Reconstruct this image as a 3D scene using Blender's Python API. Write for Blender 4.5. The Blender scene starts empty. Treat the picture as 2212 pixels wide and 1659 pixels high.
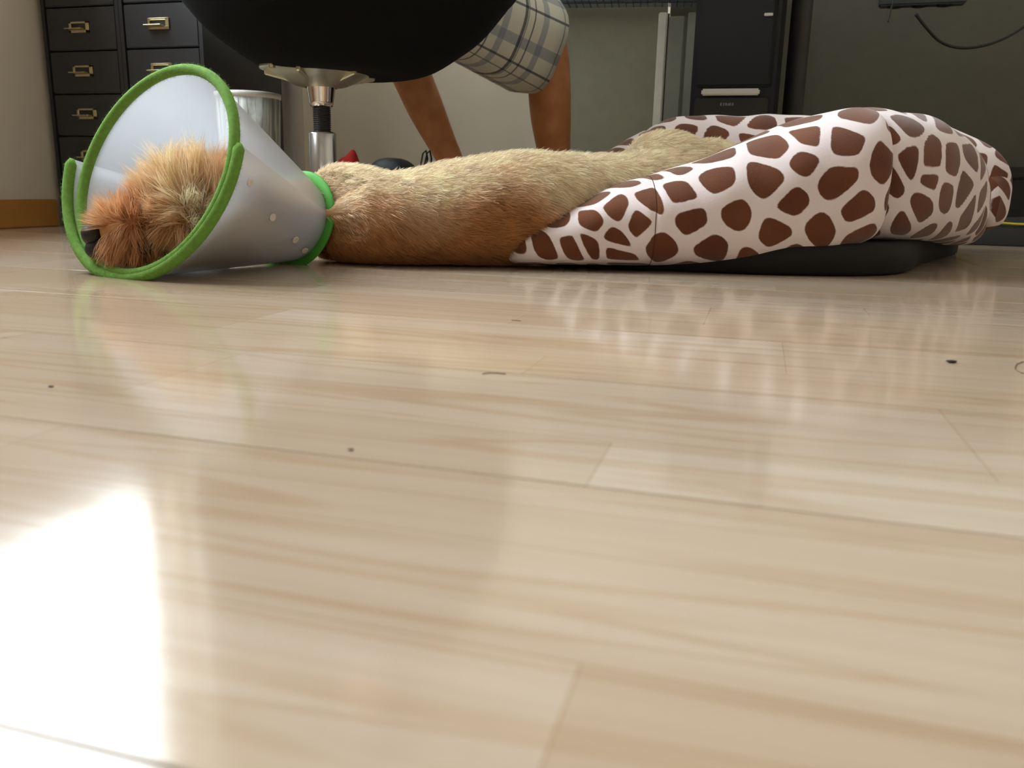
import bpy, bmesh, math, random
import numpy as np
from mathutils import Vector, Matrix
random.seed(7)
rng = np.random.default_rng(11)
SC = bpy.context.scene
COL = SC.collection

# ------------------------------------------------------------------ camera
FPX = 1790.0; CH = 0.11; PITCH = math.radians(13.3); ROLL = 0.022
cp, sp = math.cos(PITCH), math.sin(PITCH)
CF = np.array([0, cp, -sp]); _R0 = np.array([1.0, 0, 0]); _U0 = np.array([0, sp, cp])
CR = math.cos(ROLL) * _R0 + math.sin(ROLL) * _U0
CU = math.cos(ROLL) * _U0 - math.sin(ROLL) * _R0
CC = np.array([0, 0, CH])
camd = bpy.data.cameras.new('camera'); cam = bpy.data.objects.new('camera', camd); COL.objects.link(cam)
camd.sensor_fit = 'HORIZONTAL'; camd.sensor_width = 36.0; camd.lens = 36.0 * FPX / 2212.0
camd.clip_start = 0.01
M = Matrix.Identity(4)
for i in range(3):
    M[i][0] = CR[i]; M[i][1] = CU[i]; M[i][2] = -CF[i]; M[i][3] = CC[i]
cam.matrix_world = M
camd.dof.use_dof = True; camd.dof.focus_distance = 1.12; camd.dof.aperture_fstop = 11.0
SC.camera = cam

# ------------------------------------------------------------------ world: bright overcast sky outside the windows
w = bpy.data.worlds.new('sky'); SC.world = w; w.use_nodes = True
nt = w.node_tree; nt.nodes.clear()
out = nt.nodes.new('ShaderNodeOutputWorld'); bg = nt.nodes.new('ShaderNodeBackground')
bg.inputs[0].default_value = (0.87, 0.94, 1.0, 1); bg.inputs[1].default_value = 20.0
nt.links.new(bg.outputs[0], out.inputs[0])

# room frame: u runs along the floor boards (to the right), v towards the back wall
RA = math.radians(16.0); ca, sa = math.cos(RA), math.sin(RA)
def rm(u, v, z=0.0): return Vector((u * ca + v * sa, -u * sa + v * ca, z))
RZ = -RA
UL, UR, VB, VF, ZC = -1.58, 2.30, 2.95, -2.10, 2.50     # left wall, right wall, back wall, wall behind the camera, ceiling
WIN = (0.45, 1.93, 0.70, 2.30)                          # window in the left wall: v0 v1 z0 z1

def portal(name, loc, n, sx, sy):
    l = bpy.data.lights.new(name, 'AREA'); l.shape = 'RECTANGLE'; l.size = sx; l.size_y = sy
    l.cycles.is_portal = True
    o = bpy.data.objects.new(name, l); COL.objects.link(o)
    o.location = loc; o.rotation_euler = Vector(n).to_track_quat('-Z', 'Y').to_euler()
    return o
portal('window_portal', rm(UL - 0.02, (WIN[0] + WIN[1]) / 2, (WIN[2] + WIN[3]) / 2), rm(1, 0), WIN[1] - WIN[0], WIN[3] - WIN[2])

vs = SC.view_settings
vs.view_transform = 'Standard'; vs.look = 'None'; vs.gamma = 1.0; vs.use_curve_mapping = False
vs.exposure = 0.26

# ------------------------------------------------------------------ pixel <-> world (2212 x 1659 frame)
def ray(x, y): return CF + CR * (x - 1106) / FPX + CU * (829.5 - y) / FPX
def on_floor(x, y, z=0.0):
    d = ray(x, y); return Vector(CC + d * (z - CH) / d[2])
def at(x, y, Y):
    d = ray(x, y); return Vector(CC + d * Y / d[1])
def X_at(px, Y): return at(px, 829.5 - FPX * math.tan(PITCH), Y).x
def Z_at(px, py, Y): return at(px, py, Y).z
def S(r, g, b):
    f = lambda c: (c / 255 / 12.92) if c / 255 <= 0.04045 else ((c / 255 + 0.055) / 1.055) ** 2.4
    return (f(r), f(g), f(b), 1.0)

# ------------------------------------------------------------------ material helpers
class NT:
    def __init__(s, name):
        s.m = bpy.data.materials.new(name); s.m.use_nodes = True
        s.t = s.m.node_tree; s.t.nodes.clear()
        s.out = s.n('ShaderNodeOutputMaterial')
    def n(s, typ, **kw):
        x = s.t.nodes.new(typ)
        for k, v in kw.items():
            if k.startswith('i_'):
                key = k[2:]
                x.inputs[int(key) if key.isdigit() else key.replace('_', ' ')].default_value = v
            else: setattr(x, k, v)
        return x
    def l(s, a, b): s.t.links.new(a, b)
    def bsdf(s, color=(.8, .8, .8, 1), rough=.5, metal=0.0, spec=.5, **kw):
        b = s.n('ShaderNodeBsdfPrincipled')
        b.inputs['Base Color'].default_value = color; b.inputs['Roughness'].default_value = rough
        b.inputs['Metallic'].default_value = metal; b.inputs['Specular IOR Level'].default_value = spec
        for k, v in kw.items(): b.inputs[k].default_value = v
        s.l(b.outputs[0], s.out.inputs[0]); return b
    def ramp(s, fac, stops, interp='LINEAR'):
        r = s.n('ShaderNodeValToRGB'); cr = r.color_ramp; cr.interpolation = interp
        while len(cr.elements) > 1: cr.elements.remove(cr.elements[-1])
        cr.elements[0].position = stops[0][0]; cr.elements[0].color = stops[0][1]
        for p, c in stops[1:]:
            e = cr.elements.new(p); e.color = c
        s.l(fac, r.inputs[0]); return r.outputs[0]
    def noise(s, scale, vec=None, detail=3, rough=.5, dist=0.0):
        x = s.n('ShaderNodeTexNoise'); x.inputs['Scale'].default_value = scale; x.inputs['Detail'].default_value = detail
        x.inputs['Roughness'].default_value = rough; x.inputs['Distortion'].default_value = dist
        if vec is not None: s.l(vec, x.inputs['Vector'])
        return x
    def mix(s, fac, a, b, typ='MIX'):
        x = s.n('ShaderNodeMix'); x.data_type = 'RGBA'; x.blend_type = typ
        for sock, v in ((x.inputs[0], fac), (x.inputs[6], a), (x.inputs[7], b)):
            if hasattr(v, 'is_output'): s.l(v, sock)
            else: sock.default_value = v
        return x.outputs[2]
    def math(s, op, a, b=None):
        x = s.n('ShaderNodeMath', operation=op)
        for i, v in enumerate((a, b)):
            if v is None: continue
            if hasattr(v, 'is_output'): s.l(v, x.inputs[i])
            else: x.inputs[i].default_value = v
        return x.outputs[0]
    def mapping(s, vec, scale=(1, 1, 1), loc=(0, 0, 0)):
        x = s.n('ShaderNodeMapping'); x.inputs['Scale'].default_value = scale; x.inputs['Location'].default_value = loc
        s.l(vec, x.inputs[0]); return x.outputs[0]
    def bump(s, h, strength=.2, dist=.002):
        x = s.n('ShaderNodeBump'); x.inputs['Strength'].default_value = strength; x.inputs['Distance'].default_value = dist
        s.l(h, x.inputs['Height']); return x.outputs[0]

def simple(name, color, rough=.5, metal=0.0, spec=.5, var=.08, nscale=30, bump=0.0, bscale=200, **kw):
    """principled with a little noise in colour and relief"""
    t = NT(name); b = t.bsdf(color, rough, metal, spec, **kw)
    tc = t.n('ShaderNodeTexCoord')
    nz = t.noise(nscale, tc.outputs['Object'])
    d = tuple(c * (1 - var) for c in color[:3]) + (1,); h = tuple(min(1, c * (1 + var)) for c in color[:3]) + (1,)
    t.l(t.ramp(nz.outputs[0], [(.3, d), (.7, h)]), b.inputs['Base Color'])
    if bump:
        n2 = t.noise(bscale, tc.outputs['Object'], 2)
        t.l(t.bump(n2.outputs[0], bump, .001), b.inputs['Normal'])
    return t.m

# ------------------------------------------------------------------ mesh helpers
def mesh_obj(name, verts, faces, mat=None, parent=None, smooth=False, loc=None, rz=0.0):
    me = bpy.data.meshes.new(name); me.from_pydata([tuple(v) for v in verts], [], faces); me.update()
    return link_mesh(name, me, mat, parent, smooth, loc, rz)
def link_mesh(name, me, mat=None, parent=None, smooth=False, loc=None, rz=0.0):
    o = bpy.data.objects.new(name, me); COL.objects.link(o)
    if mat and not me.materials: me.materials.append(mat)
    if smooth: me.polygons.foreach_set('use_smooth', [True] * len(me.polygons))
    if loc is not None: o.location = loc
    o.rotation_euler = (0, 0, rz)
    if parent: o.parent = parent
    return o
def empty(name, loc=(0, 0, 0), rz=0.0):
    o = bpy.data.objects.new(name, None); COL.objects.link(o); o.location = loc; o.rotation_euler = (0, 0, rz)
    o.empty_display_size = .05; return o
def tag(o, label=None, cat=None, group=None, kind=None):
    for k, v in (('label', label), ('category', cat), ('group', group), ('kind', kind)):
        if v: o[k] = v
    return o
def bm_obj(name, bm, mat=None, parent=None, smooth=False, loc=None, rz=0.0):
    bmesh.ops.recalc_face_normals(bm, faces=bm.faces[:])
    me = bpy.data.meshes.new(name); bm.to_mesh(me); bm.free()
    return link_mesh(name, me, mat, parent, smooth, loc, rz)
def box_bm(x0, x1, y0, y1, z0, z1, bev=0.0, seg=2, bm=None):
    own = bm is None
    if own: bm = bmesh.new()
    vs_ = [bm.verts.new(p) for p in ((x0, y0, z0), (x1, y0, z0), (x1, y1, z0), (x0, y1, z0), (x0, y0, z1), (x1, y0, z1), (x1, y1, z1), (x0, y1, z1))]
    fs = [bm.faces.new([vs_[i] for i in f]) for f in ((0, 3, 2, 1), (4, 5, 6, 7), (0, 1, 5, 4), (1, 2, 6, 5), (2, 3, 7, 6), (3, 0, 4, 7))]
    if bev:
        es = list({e for f in fs for e in f.edges})
        bmesh.ops.bevel(bm, geom=es, offset=bev, segments=seg, affect='EDGES')
    return bm
def box(name, x0, x1, y0, y1, z0, z1, mat, parent=None, bev=0.0, loc=None, rz=0.0, smooth=False):
    return bm_obj(name, box_bm(x0, x1, y0, y1, z0, z1, bev), mat, parent, smooth, loc, rz)
def lathe(name, prof, mat, parent=None, seg=40, loc=None, smooth=True, cap=True, rz=0.0, sx=1.0, sy=1.0):
    vs_, fs = [], []
    for r, z in prof:
        for i in range(seg):
            t = 2 * math.pi * i / seg; vs_.append((r * math.cos(t) * sx, r * math.sin(t) * sy, z))
    for k in range(len(prof) - 1):
        for i in range(seg):
            j = (i + 1) % seg
            fs.append((k * seg + i, k * seg + j, (k + 1) * seg + j, (k + 1) * seg + i))
    if cap:
        fs.append(tuple(range(seg))[::-1]); fs.append(tuple((len(prof) - 1) * seg + i for i in range(seg)))
    return mesh_obj(name, vs_, fs, mat, parent, smooth, loc, rz)
def sweep(name, pts, rad, mat, parent=None, seg=10, closed=False, sec=None, smooth=True, up=None):
    """sweep a round (or given 2-D) section along pts; rad is a number or list"""
    P = [Vector(p) for p in pts]; n = len(P)
    if not hasattr(rad, '__len__'): rad = [rad] * n
    vs_, fs = [], []
    prev = None
    for i in range(n):
        a = P[(i - 1) % n] if (closed or i > 0) else P[i]; b = P[(i + 1) % n] if (closed or i < n - 1) else P[i]
        t = (b - a).normalized()
        if prev is None:
            u0 = Vector(up) if up is not None else (Vector((0, 0, 1)) if abs(t.z) < .9 else Vector((1, 0, 0)))
        else: u0 = prev
        e1 = (u0 - t * u0.dot(t)).normalized(); e2 = t.cross(e1); prev = e1
        for k in range(seg):
            if sec: cx, cy = sec[k]
            else: cx, cy = math.cos(2 * math.pi * k / seg), math.sin(2 * math.pi * k / seg)
            vs_.append(P[i] + (e1 * cx + e2 * cy) * rad[i])
    for i in range(n if closed else n - 1):
        i2 = (i + 1) % n
        for k in range(seg):
            k2 = (k + 1) % seg
            fs.append((i * seg + k, i * seg + k2, i2 * seg + k2, i2 * seg + k))
    if not closed:
        fs.append(tuple(range(seg))[::-1]); fs.append(tuple((n - 1) * seg + k for k in range(seg)))
    return mesh_obj(name, vs_, fs, mat, parent, smooth)
def catmull(pts, n):
    """resample control rows (any dimension) with Catmull-Rom, n steps per span"""
    A = np.array(pts, float); A = np.vstack([2 * A[0] - A[1], A, 2 * A[-1] - A[-2]])
    o = []
    for i in range(1, len(A) - 2):
        for k in range(n):
            t = k / n; p0, p1, p2, p3 = A[i - 1], A[i], A[i + 1], A[i + 2]
            o.append(.5 * ((2 * p1) + (-p0 + p2) * t + (2 * p0 - 5 * p1 + 4 * p2 - p3) * t * t + (-p0 + 3 * p1 - 3 * p2 + p3) * t ** 3))
    o.append(A[-2]); return np.array(o)
def tri_arrays(o):
    me = o.data; me.calc_loop_triangles(); nt_ = len(me.loop_triangles)
    V = np.empty(len(me.vertices) * 3); me.vertices.foreach_get('co', V); V = V.reshape(-1, 3)
    N = np.empty(len(me.vertices) * 3); me.vertices.foreach_get('normal', N); N = N.reshape(-1, 3)
    T = np.empty(nt_ * 3, np.int32); me.loop_triangles.foreach_get('vertices', T); T = T.reshape(-1, 3)
    return V, N, T
def sample(o, n, weight=None):
    V, N, T = tri_arrays(o)
    a, b, c = V[T[:, 0]], V[T[:, 1]], V[T[:, 2]]
    ar = np.linalg.norm(np.cross(b - a, c - a), axis=1) * .5
    if weight is not None: ar = ar * weight((a + b + c) / 3, (N[T[:, 0]] + N[T[:, 1]] + N[T[:, 2]]) / 3)
    idx = rng.choice(len(T), n, p=ar / ar.sum())
    r1 = np.sqrt(rng.random(n)); r2 = rng.random(n)
    w0, w1, w2 = (1 - r1)[:, None], (r1 * (1 - r2))[:, None], (r1 * r2)[:, None]
    t = T[idx]
    P = V[t[:, 0]] * w0 + V[t[:, 1]] * w1 + V[t[:, 2]] * w2
    Nn = N[t[:, 0]] * w0 + N[t[:, 1]] * w1 + N[t[:, 2]] * w2
    return P, Nn / np.linalg.norm(Nn, axis=1, keepdims=True)
def unit(a): return a / np.maximum(np.linalg.norm(a, axis=-1, keepdims=True), 1e-9)
def hairs(name, P, D0, D1, L, W, C, mat, parent=None, zmin=0.002, post=None):
    """tapered ribbons: root P, start direction D0 bending to D1, length L, width W, colour C (per hair)"""
    n = len(P); D0, D1 = unit(D0), unit(D1)
    side = unit(np.cross(D0 + D1 * .5, rng.normal(size=(n, 3))))
    L = L[:, None]; W = W[:, None] * .5
    p1 = P + D0 * L * .4; p2 = p1 + unit(D0 + D1) * L * .33; p3 = p2 + D1 * L * .27
    V = np.stack([P - side * W, P + side * W, p1 - side * W * .9, p1 + side * W * .9, p2 - side * W * .6, p2 + side * W * .6, p3], 1).reshape(-1, 3)
    V[:, 2] = np.maximum(V[:, 2], zmin)
    if post: V = post(V)
    b = np.arange(n)[:, None] * 7
    Q = np.concatenate([b + [0, 1, 3, 2], b + [2, 3, 5, 4]], 0); T = b + [4, 5, 6]
    loops = np.concatenate([Q.ravel(), T.ravel()]).astype(np.int32)
    starts = np.concatenate([np.arange(len(Q)) * 4, len(Q) * 4 + np.arange(n) * 3]).astype(np.int32)
    me = bpy.data.meshes.new(name)
    me.vertices.add(n * 7); me.vertices.foreach_set('co', V.ravel())
    me.loops.add(len(loops)); me.loops.foreach_set('vertex_index', loops)
    me.polygons.add(len(starts)); me.polygons.foreach_set('loop_start', starts)
    me.update(calc_edges=True)
    ca_ = me.color_attributes.new('coat', 'FLOAT_COLOR', 'POINT')
    CC4 = np.concatenate([np.repeat(C, 7, 0), np.ones((n * 7, 1))], 1)
    ca_.data.foreach_set('color', CC4.ravel().astype(np.float32))
    me.polygons.foreach_set('use_smooth', [True] * len(me.polygons))
    o = link_mesh(name, me, mat, parent)
    return o
def clump(P, size, seed):
    """index of the lock each root belongs to, lock centres, and one random vector per lock"""
    r_ = np.random.default_rng(seed); Q = P + r_.normal(size=P.shape) * size * .12
    key = np.floor(Q / size).astype(np.int64); key = key[:, 0] * 1000003 + key[:, 1] * 10007 + key[:, 2]
    _, inv = np.unique(key, return_inverse=True); inv = inv.ravel(); m = inv.max() + 1; cnt = np.bincount(inv, minlength=m)
    cen = np.stack([np.bincount(inv, P[:, k], m) / cnt for k in range(3)], 1)
    return inv, cen, r_.normal(size=(m, 3)), r_.random(m)
def fur_material(name, tr=.35):
    t = NT(name); at_ = t.n('ShaderNodeAttribute', attribute_name='coat')
    d = t.n('ShaderNodeBsdfDiffuse'); x = t.n('ShaderNodeBsdfTranslucent'); g = t.n('ShaderNodeBsdfGlossy'); g.inputs['Roughness'].default_value = .45
    m1 = t.n('ShaderNodeMixShader'); m1.inputs[0].default_value = tr; m2 = t.n('ShaderNodeMixShader'); m2.inputs[0].default_value = .04
    t.l(at_.outputs[0], d.inputs[0]); t.l(at_.outputs[0], x.inputs[0])
    t.l(d.outputs[0], m1.inputs[1]); t.l(x.outputs[0], m1.inputs[2]); t.l(m1.outputs[0], m2.inputs[1]); t.l(g.outputs[0], m2.inputs[2])
    t.l(m2.outputs[0], t.out.inputs[0]); return t.m

# ================================================================== STRUCTURE
wall_m = simple('wall_paint', S(202, 190, 172), .85, var=.02, nscale=3, bump=.05, bscale=150)
ceil_m = simple('ceiling_paint', S(228, 224, 216), .9, var=.01, nscale=3)
base_m = simple('baseboard_wood', S(172, 118, 54), .45, var=.12, nscale=8)

# --- laminate: one board mesh shared by all boards; 3 printed strips per board
def laminate():
    t = NT('laminate_maple'); b = t.bsdf(rough=.16, spec=.5)
    tc = t.n('ShaderNodeTexCoord'); oi = t.n('ShaderNodeObjectInfo')
    comb = t.n('ShaderNodeCombineXYZ')
    t.l(t.math('MULTIPLY', oi.outputs['Random'], 37.0), comb.inputs[0]); t.l(t.math('MULTIPLY', oi.outputs['Random'], 11.0), comb.inputs[2])
    add = t.n('ShaderNodeVectorMath', operation='ADD'); t.l(tc.outputs['Object'], add.inputs[0]); t.l(comb.outputs[0], add.inputs[1])
    # printed strips
    br = t.n('ShaderNodeTexBrick'); br.offset = .37; br.offset_frequency = 3; br.squash = 1.0
    br.inputs['Scale'].default_value = 1.0; br.inputs['Mortar Size'].default_value = 0.0004; br.inputs['Mortar Smooth'].default_value = .3
    br.inputs['Brick Width'].default_value = .42; br.inputs['Row Height'].default_value = .06; br.inputs['Bias'].default_value = 0.0
    br.inputs['Color1'].default_value = S(187, 169, 151); br.inputs['Color2'].default_value = S(175, 153, 130); br.inputs['Mortar'].default_value = S(166, 142, 116)
    cb2 = t.n('ShaderNodeCombineXYZ'); t.l(t.math('MULTIPLY', oi.outputs['Random'], 3.1), cb2.inputs[0])
    add2 = t.n('ShaderNodeVectorMath', operation='ADD'); t.l(tc.outputs['Object'], add2.inputs[0]); t.l(cb2.outputs[0], add2.inputs[1])
    t.l(add2.outputs[0], br.inputs['Vector'])
    # grain: long soft streaks plus a few stronger growth lines
    g1 = t.noise(1.0, t.mapping(add.outputs[0], (3.5, 75, 1)), 4, .55, .6)
    g2 = t.noise(1.0, t.mapping(add.outputs[0], (1.7, 26, 1), (5, 3, 0)), 2, .4, 1.2)
    c = t.mix(1.0, br.outputs['Color'], t.ramp(g1.outputs[0], [(.30, (.93, .905, .87, 1)), (.55, (1, 1, 1, 1)), (.8, (1.04, 1.04, 1.03, 1))]), 'MULTIPLY')
    band = t.ramp(g2.outputs[0], [(.46, (1, 1, 1, 1)), (.50, (.90, .84, .76, 1)), (.54, (1, 1, 1, 1))])
    c = t.mix(1.0, c, band, 'MULTIPLY')
    c = t.mix(1.0, c, t.ramp(oi.outputs['Random'], [(0, (.96, .96, .96, 1)), (1, (1.03, 1.02, 1.0, 1))]), 'MULTIPLY')
    t.l(c, b.inputs['Base Color'])
    # pressed grain relief (fine streaks that glint) and gloss variation
    g3 = t.noise(1.0, t.mapping(add.outputs[0], (14, 620, 1)), 2, .5)
    g4 = t.noise(1.0, t.mapping(add.outputs[0], (26, 26, 1)), 2)
    h = t.math('ADD', t.math('MULTIPLY', g3.outputs[0], .35), t.math('MULTIPLY', g4.outputs[0], .5))
    t.l(t.bump(h, .07, .0006), b.inputs['Normal'])
    t.l(t.math('ADD', t.math('MULTIPLY', g3.outputs[0], .09), .075), b.inputs['Roughness'])
    return t.m
lam = laminate()
sub_m = simple('joint_dark', S(150, 124, 94), .8)
floor = tag(box('floor', UL - .05, UR + .05, VF - .05, VB + .05, -.05, -.0022, sub_m, rz=RZ), kind='structure')
BW, BL = .18, 1.28
def board_mesh(l):
    bm = box_bm(.0003, l - .0003, .00025, BW - .00025, -.0022, 0, 0)
    top = [e for e in bm.edges if all(v.co.z > -.001 for v in e.verts)]
    bmesh.ops.bevel(bm, geom=top, offset=.0005, segments=1, affect='EDGES')
    bmesh.ops.recalc_face_normals(bm, faces=bm.faces[:])
    me = bpy.data.meshes.new('floor_board'); bm.to_mesh(me); bm.free(); me.materials.append(lam); return me
BM = {}
row = 0
v = .115 - BW * 13
while v < VB:
    u = UL - [.55, .62, .2, .40][row % 4]
    while u < UR:
        u0, u1 = max(u, UL - .03), min(u + BL, UR + .03); l = round(u1 - u0, 3)
        if l > .02 and v + BW > VF:
            if l not in BM: BM[l] = board_mesh(l)
            o = bpy.data.objects.new('floor_board', BM[l]); COL.objects.link(o); o.parent = floor; o.location = (u0, v, 0)
        u += BL
    v += BW; row += 1

# --- walls (real thickness, window openings left open)
def wall_with_hole(name, side, a0, a1, hole):
    T_ = .16; bm = bmesh.new()
    h0, h1, z0, z1 = hole
    for (p0, p1, q0, q1) in ((a0, h0, 0, ZC), (h1, a1, 0, ZC), (h0, h1, 0, z0), (h0, h1, z1, ZC)):
        if side == 'left': box_bm(UL - T_, UL, p0, p1, q0, q1, bm=bm)
        else: box_bm(p0, p1, VF - T_, VF, q0, q1, bm=bm)
    return tag(bm_obj(name, bm, wall_m, rz=RZ), kind='structure')
wall_with_hole('wall_left', 'left', VF - .16, VB + .16, WIN)
tag(box('wall_front', UL, UR, VF - .16, VF, 0, ZC, wall_m, rz=RZ), kind='structure')
tag(box('wall_back', UL, UR, VB, VB + .16, 0, ZC, wall_m, rz=RZ), kind='structure')
tag(box('wall_right', UR, UR + .16, VF - .16, VB + .16, 0, ZC, wall_m, rz=RZ), kind='structure')
tag(box('ceiling', UL - .16, UR + .16, VF - .16, VB + .16, ZC, ZC + .1, ceil_m, rz=RZ), kind='structure')
CABV = 1.60                                                # front of the drawer cabinets
tag(box('baseboard_left', UL, UL + .014, VF + .014, CABV - .002, 0, .062, base_m, rz=RZ, bev=.003), kind='structure')
tag(box('baseboard_right', UR - .014, UR, VF + .014, VB - .014, 0, .062, base_m, rz=RZ, bev=.003), kind='structure')
tag(box('baseboard_back', UL + .16, UR, VB - .014, VB, 0, .062, base_m, rz=RZ, bev=.003), kind='structure')
tag(box('baseboard_front', UL, UR, VF, VF + .014, 0, .062, base_m, rz=RZ, bev=.003), kind='structure')
# --- windows
frame_m = simple('window_frame_white', S(238, 238, 235), .35)
def glass_mat():
    t = NT('window_glass'); g = t.n('ShaderNodeBsdfGlossy'); g.inputs['Roughness'].default_value = .02
    tr = t.n('ShaderNodeBsdfTransparent'); m = t.n('ShaderNodeMixShader'); m.inputs[0].default_value = .06
    nz = t.noise(2.0); t.l(t.ramp(nz.outputs[0], [(0, (.97, .99, .98, 1)), (1, (1, 1, 1, 1))]), tr.inputs[0])
    t.l(tr.outputs[0], m.inputs[1]); t.l(g.outputs[0], m.inputs[2]); t.l(m.outputs[0], t.out.inputs[0]); return t.m
glass_m = glass_mat()
def window(name, side, hole, nsash):
    a0, a1, z0, z1 = hole
    root = tag(empty(name, (0, 0, 0), RZ), kind='structure')
    def bx(nm, p0, p1, q0, q1, d0, d1, mat, par, bev=.004):
        if side == 'left': return box(nm, UL - d1, UL - d0, p0, p1, q0, q1, mat, par, bev)
        return box(nm, p0, p1, VF - d1, VF - d0, q0, q1, mat, par, bev)
    fw = .05
    bx('frame_rail', a0, a1, z0, z0 + fw, .05, .11, frame_m, root); bx('frame_rail', a0, a1, z1 - fw, z1, .05, .11, frame_m, root)
    for k in range(nsash + 1):
        c = a0 + (a1 - a0) * k / nsash; c = min(max(c, a0 + fw / 2), a1 - fw / 2)
        bx('frame_stile', c - fw / 2, c + fw / 2, z0 + fw, z1 - fw, .05, .11, frame_m, root)
    for k in range(nsash):
        p0 = a0 + (a1 - a0) * k / nsash + fw / 2; p1 = a0 + (a1 - a0) * (k + 1) / nsash - fw / 2
        bx('pane', p0, p1, z0 + fw, z1 - fw, .078, .082, glass_m, root, 0)
    bx('window_sill', a0 - .03, a1 + .03, z0 - .03, z0, -.10, .05, frame_m, root)
    return root
window('window_1', 'left', WIN, 2)
# --- curtain hanging beside the left window
cur_m = simple('curtain_linen', S(232, 226, 212), .9, var=.03, nscale=60)
vs_, fs = [], []
for i in range(61):
    vv = 1.93 + .36 * i / 60; d = .06 + .022 * math.sin(i * .62)
    for z in (.74, 2.36):
        vs_.append((UL + d, vv, z))
for i in range(60): fs.append((2 * i, 2 * i + 2, 2 * i + 3, 2 * i + 1))
cur = mesh_obj('curtain', vs_, fs, cur_m, None, True, rz=RZ); cur.modifiers.new('t', 'SOLIDIFY').thickness = .003
tag(cur, 'pale linen curtain hanging beside the left window', 'curtain')
rod = sweep('curtain_rod', [rm(UL + .06, .1, 2.375), rm(UL + .06, 2.4, 2.375)], .011, frame_m); tag(rod, 'white curtain rod above the left window', 'curtain rod')

# ================================================================== DRAWER CABINETS
blk = simple('black_lacquer', S(38, 38, 41), .32, var=.06, nscale=12)
blk_d = simple('black_lacquer_drawer', S(44, 45, 48), .30, var=.06, nscale=12)
brass = simple('pale_metal', S(206, 196, 160), .28, 1.0, var=.1, nscale=60)
dark = simple('dark_recess', S(14, 14, 14), .8)
CW, CD, DP, NDR = .205, .30, .0905, 6
def handle_mesh():
    bm = bmesh.new()      # label holder: frame + cupped lip
    w_, h_ = .0265, .0115
    for (x0, x1, z0, z1) in ((-w_, w_, h_ - .004, h_), (-w_, w_, -h_, -h_ + .006), (-w_, -w_ + .006, -h_, h_), (w_ - .009, w_, -h_, h_)):
        box_bm(x0, x1, -.003, 0, z0, z1, .0006, 1, bm)
    box_bm(-w_ - .002, w_ - .012, -.016, -.002, -.0055, -.003, .0008, 1, bm)
    return bm
def make_cabinet():
    root = empty('drawer_cabinet')
    H_ = DP * NDR + .035
    bm = bmesh.new()
    box_bm(0, .009, 0, CD, 0, H_, bm=bm); box_bm(CW - .009, CW, 0, CD, 0, H_, bm=bm); box_bm(.009, CW - .009, CD - .006, CD, 0, H_, bm=bm)
    box_bm(.009, CW - .009, 0, CD - .006, H_ - .009, H_, bm=bm); box_bm(.009, CW - .009, .004, CD - .006, 0, .022, bm=bm)
    box_bm(.009, CW - .009, .03, .034, .022, H_ - .009, bm=bm)
    bm_obj('body', bm, blk, root)
    hm = None
    for k in range(NDR):
        z0 = .0235 + DP * k
        d = box('drawer', .011, CW - .011, .002, .028, z0, z0 + DP - .003, blk_d, root, .0018)
        if hm is None:
            b_ = handle_mesh(); hm = bpy.data.meshes.new('label_handle'); b_.to_mesh(hm); b_.free(); hm.materials.append(brass)
        h = bpy.data.objects.new('label_handle', hm); COL.objects.link(h); h.parent = d; h.location = (CW / 2 - .004, .002, z0 + DP * .52); h['label'] = 'pale metal label holder handle'
    return root
def copy_tree(o, parent=None):
    c = o.copy(); COL.objects.link(c); c.parent = parent
    for ch in list(o.children): copy_tree(ch, c)
    return c
cab = make_cabinet(); cab.location = rm(UL + .018, CABV); cab.rotation_euler = (0, 0, RZ)
tag(cab, 'black drawer cabinet with pale metal label handles against the bare left wall', 'cabinet', 'black drawer cabinets')
cab2 = copy_tree(cab); cab2.location = rm(UL + .018 + CW + .006, CABV - .006)
tag(cab2, 'black drawer cabinet between the other drawer cabinet and the tub chair', 'cabinet', 'black drawer cabinets')
# ================================================================== WASTE BIN
def bin_mat():
    t = NT('bin_mesh_plastic'); b = t.bsdf(S(196, 198, 190), .4)
    tc = t.n('ShaderNodeTexCoord'); nz = t.noise(9, t.mapping(tc.outputs['Object'], (5, 5, .8)), 3, .6, 1.5)
    t.l(t.ramp(nz.outputs[0], [(.35, S(150, 152, 140)), (.65, S(222, 222, 214))]), b.inputs['Base Color']); return t.m
binm = bin_mat()
BY = 1.86; bx_ = X_at(545, BY); bz = Z_at(560, 203, BY)
wb = empty('waste_bin', (bx_, BY, 0))
lathe('bucket', [(0.0524, 0), (0.0553, .004), (0.0663, bz - .006), (0.0644, bz - .006), (0.0535, .006), (.0, .006)], binm, wb, 48, cap=False)
lathe('rim', [(0.0641, bz - .012), (0.0684, bz - .010), (0.0688, bz), (0.0641, bz + .001), (0.0637, bz - .012)], simple('bin_rim', S(226, 226, 218), .4), wb, 48, cap=False)
nfin = 24
finm = None
for k in range(nfin):
    if finm is None:
        finm = mesh_obj('rib', [(0.0535, -.0012, .01), (0.0535, .0012, .01), (0.0564, 0, .01), (0.0644, -.0012, bz - .014), (0.0644, .0012, bz - .014), (0.0673, 0, bz - .014)],
                        [(0, 1, 2), (3, 5, 4), (0, 2, 5, 3), (1, 4, 5, 2), (0, 3, 4, 1)], binm, wb)
    else:
        o = bpy.data.objects.new('rib', finm.data); COL.objects.link(o); o.parent = wb; o.rotation_euler = (0, 0, 2 * math.pi * k / nfin)
tag(wb, 'pale ribbed waste bin on the floor beside the black drawer cabinet', 'waste bin')

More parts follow.
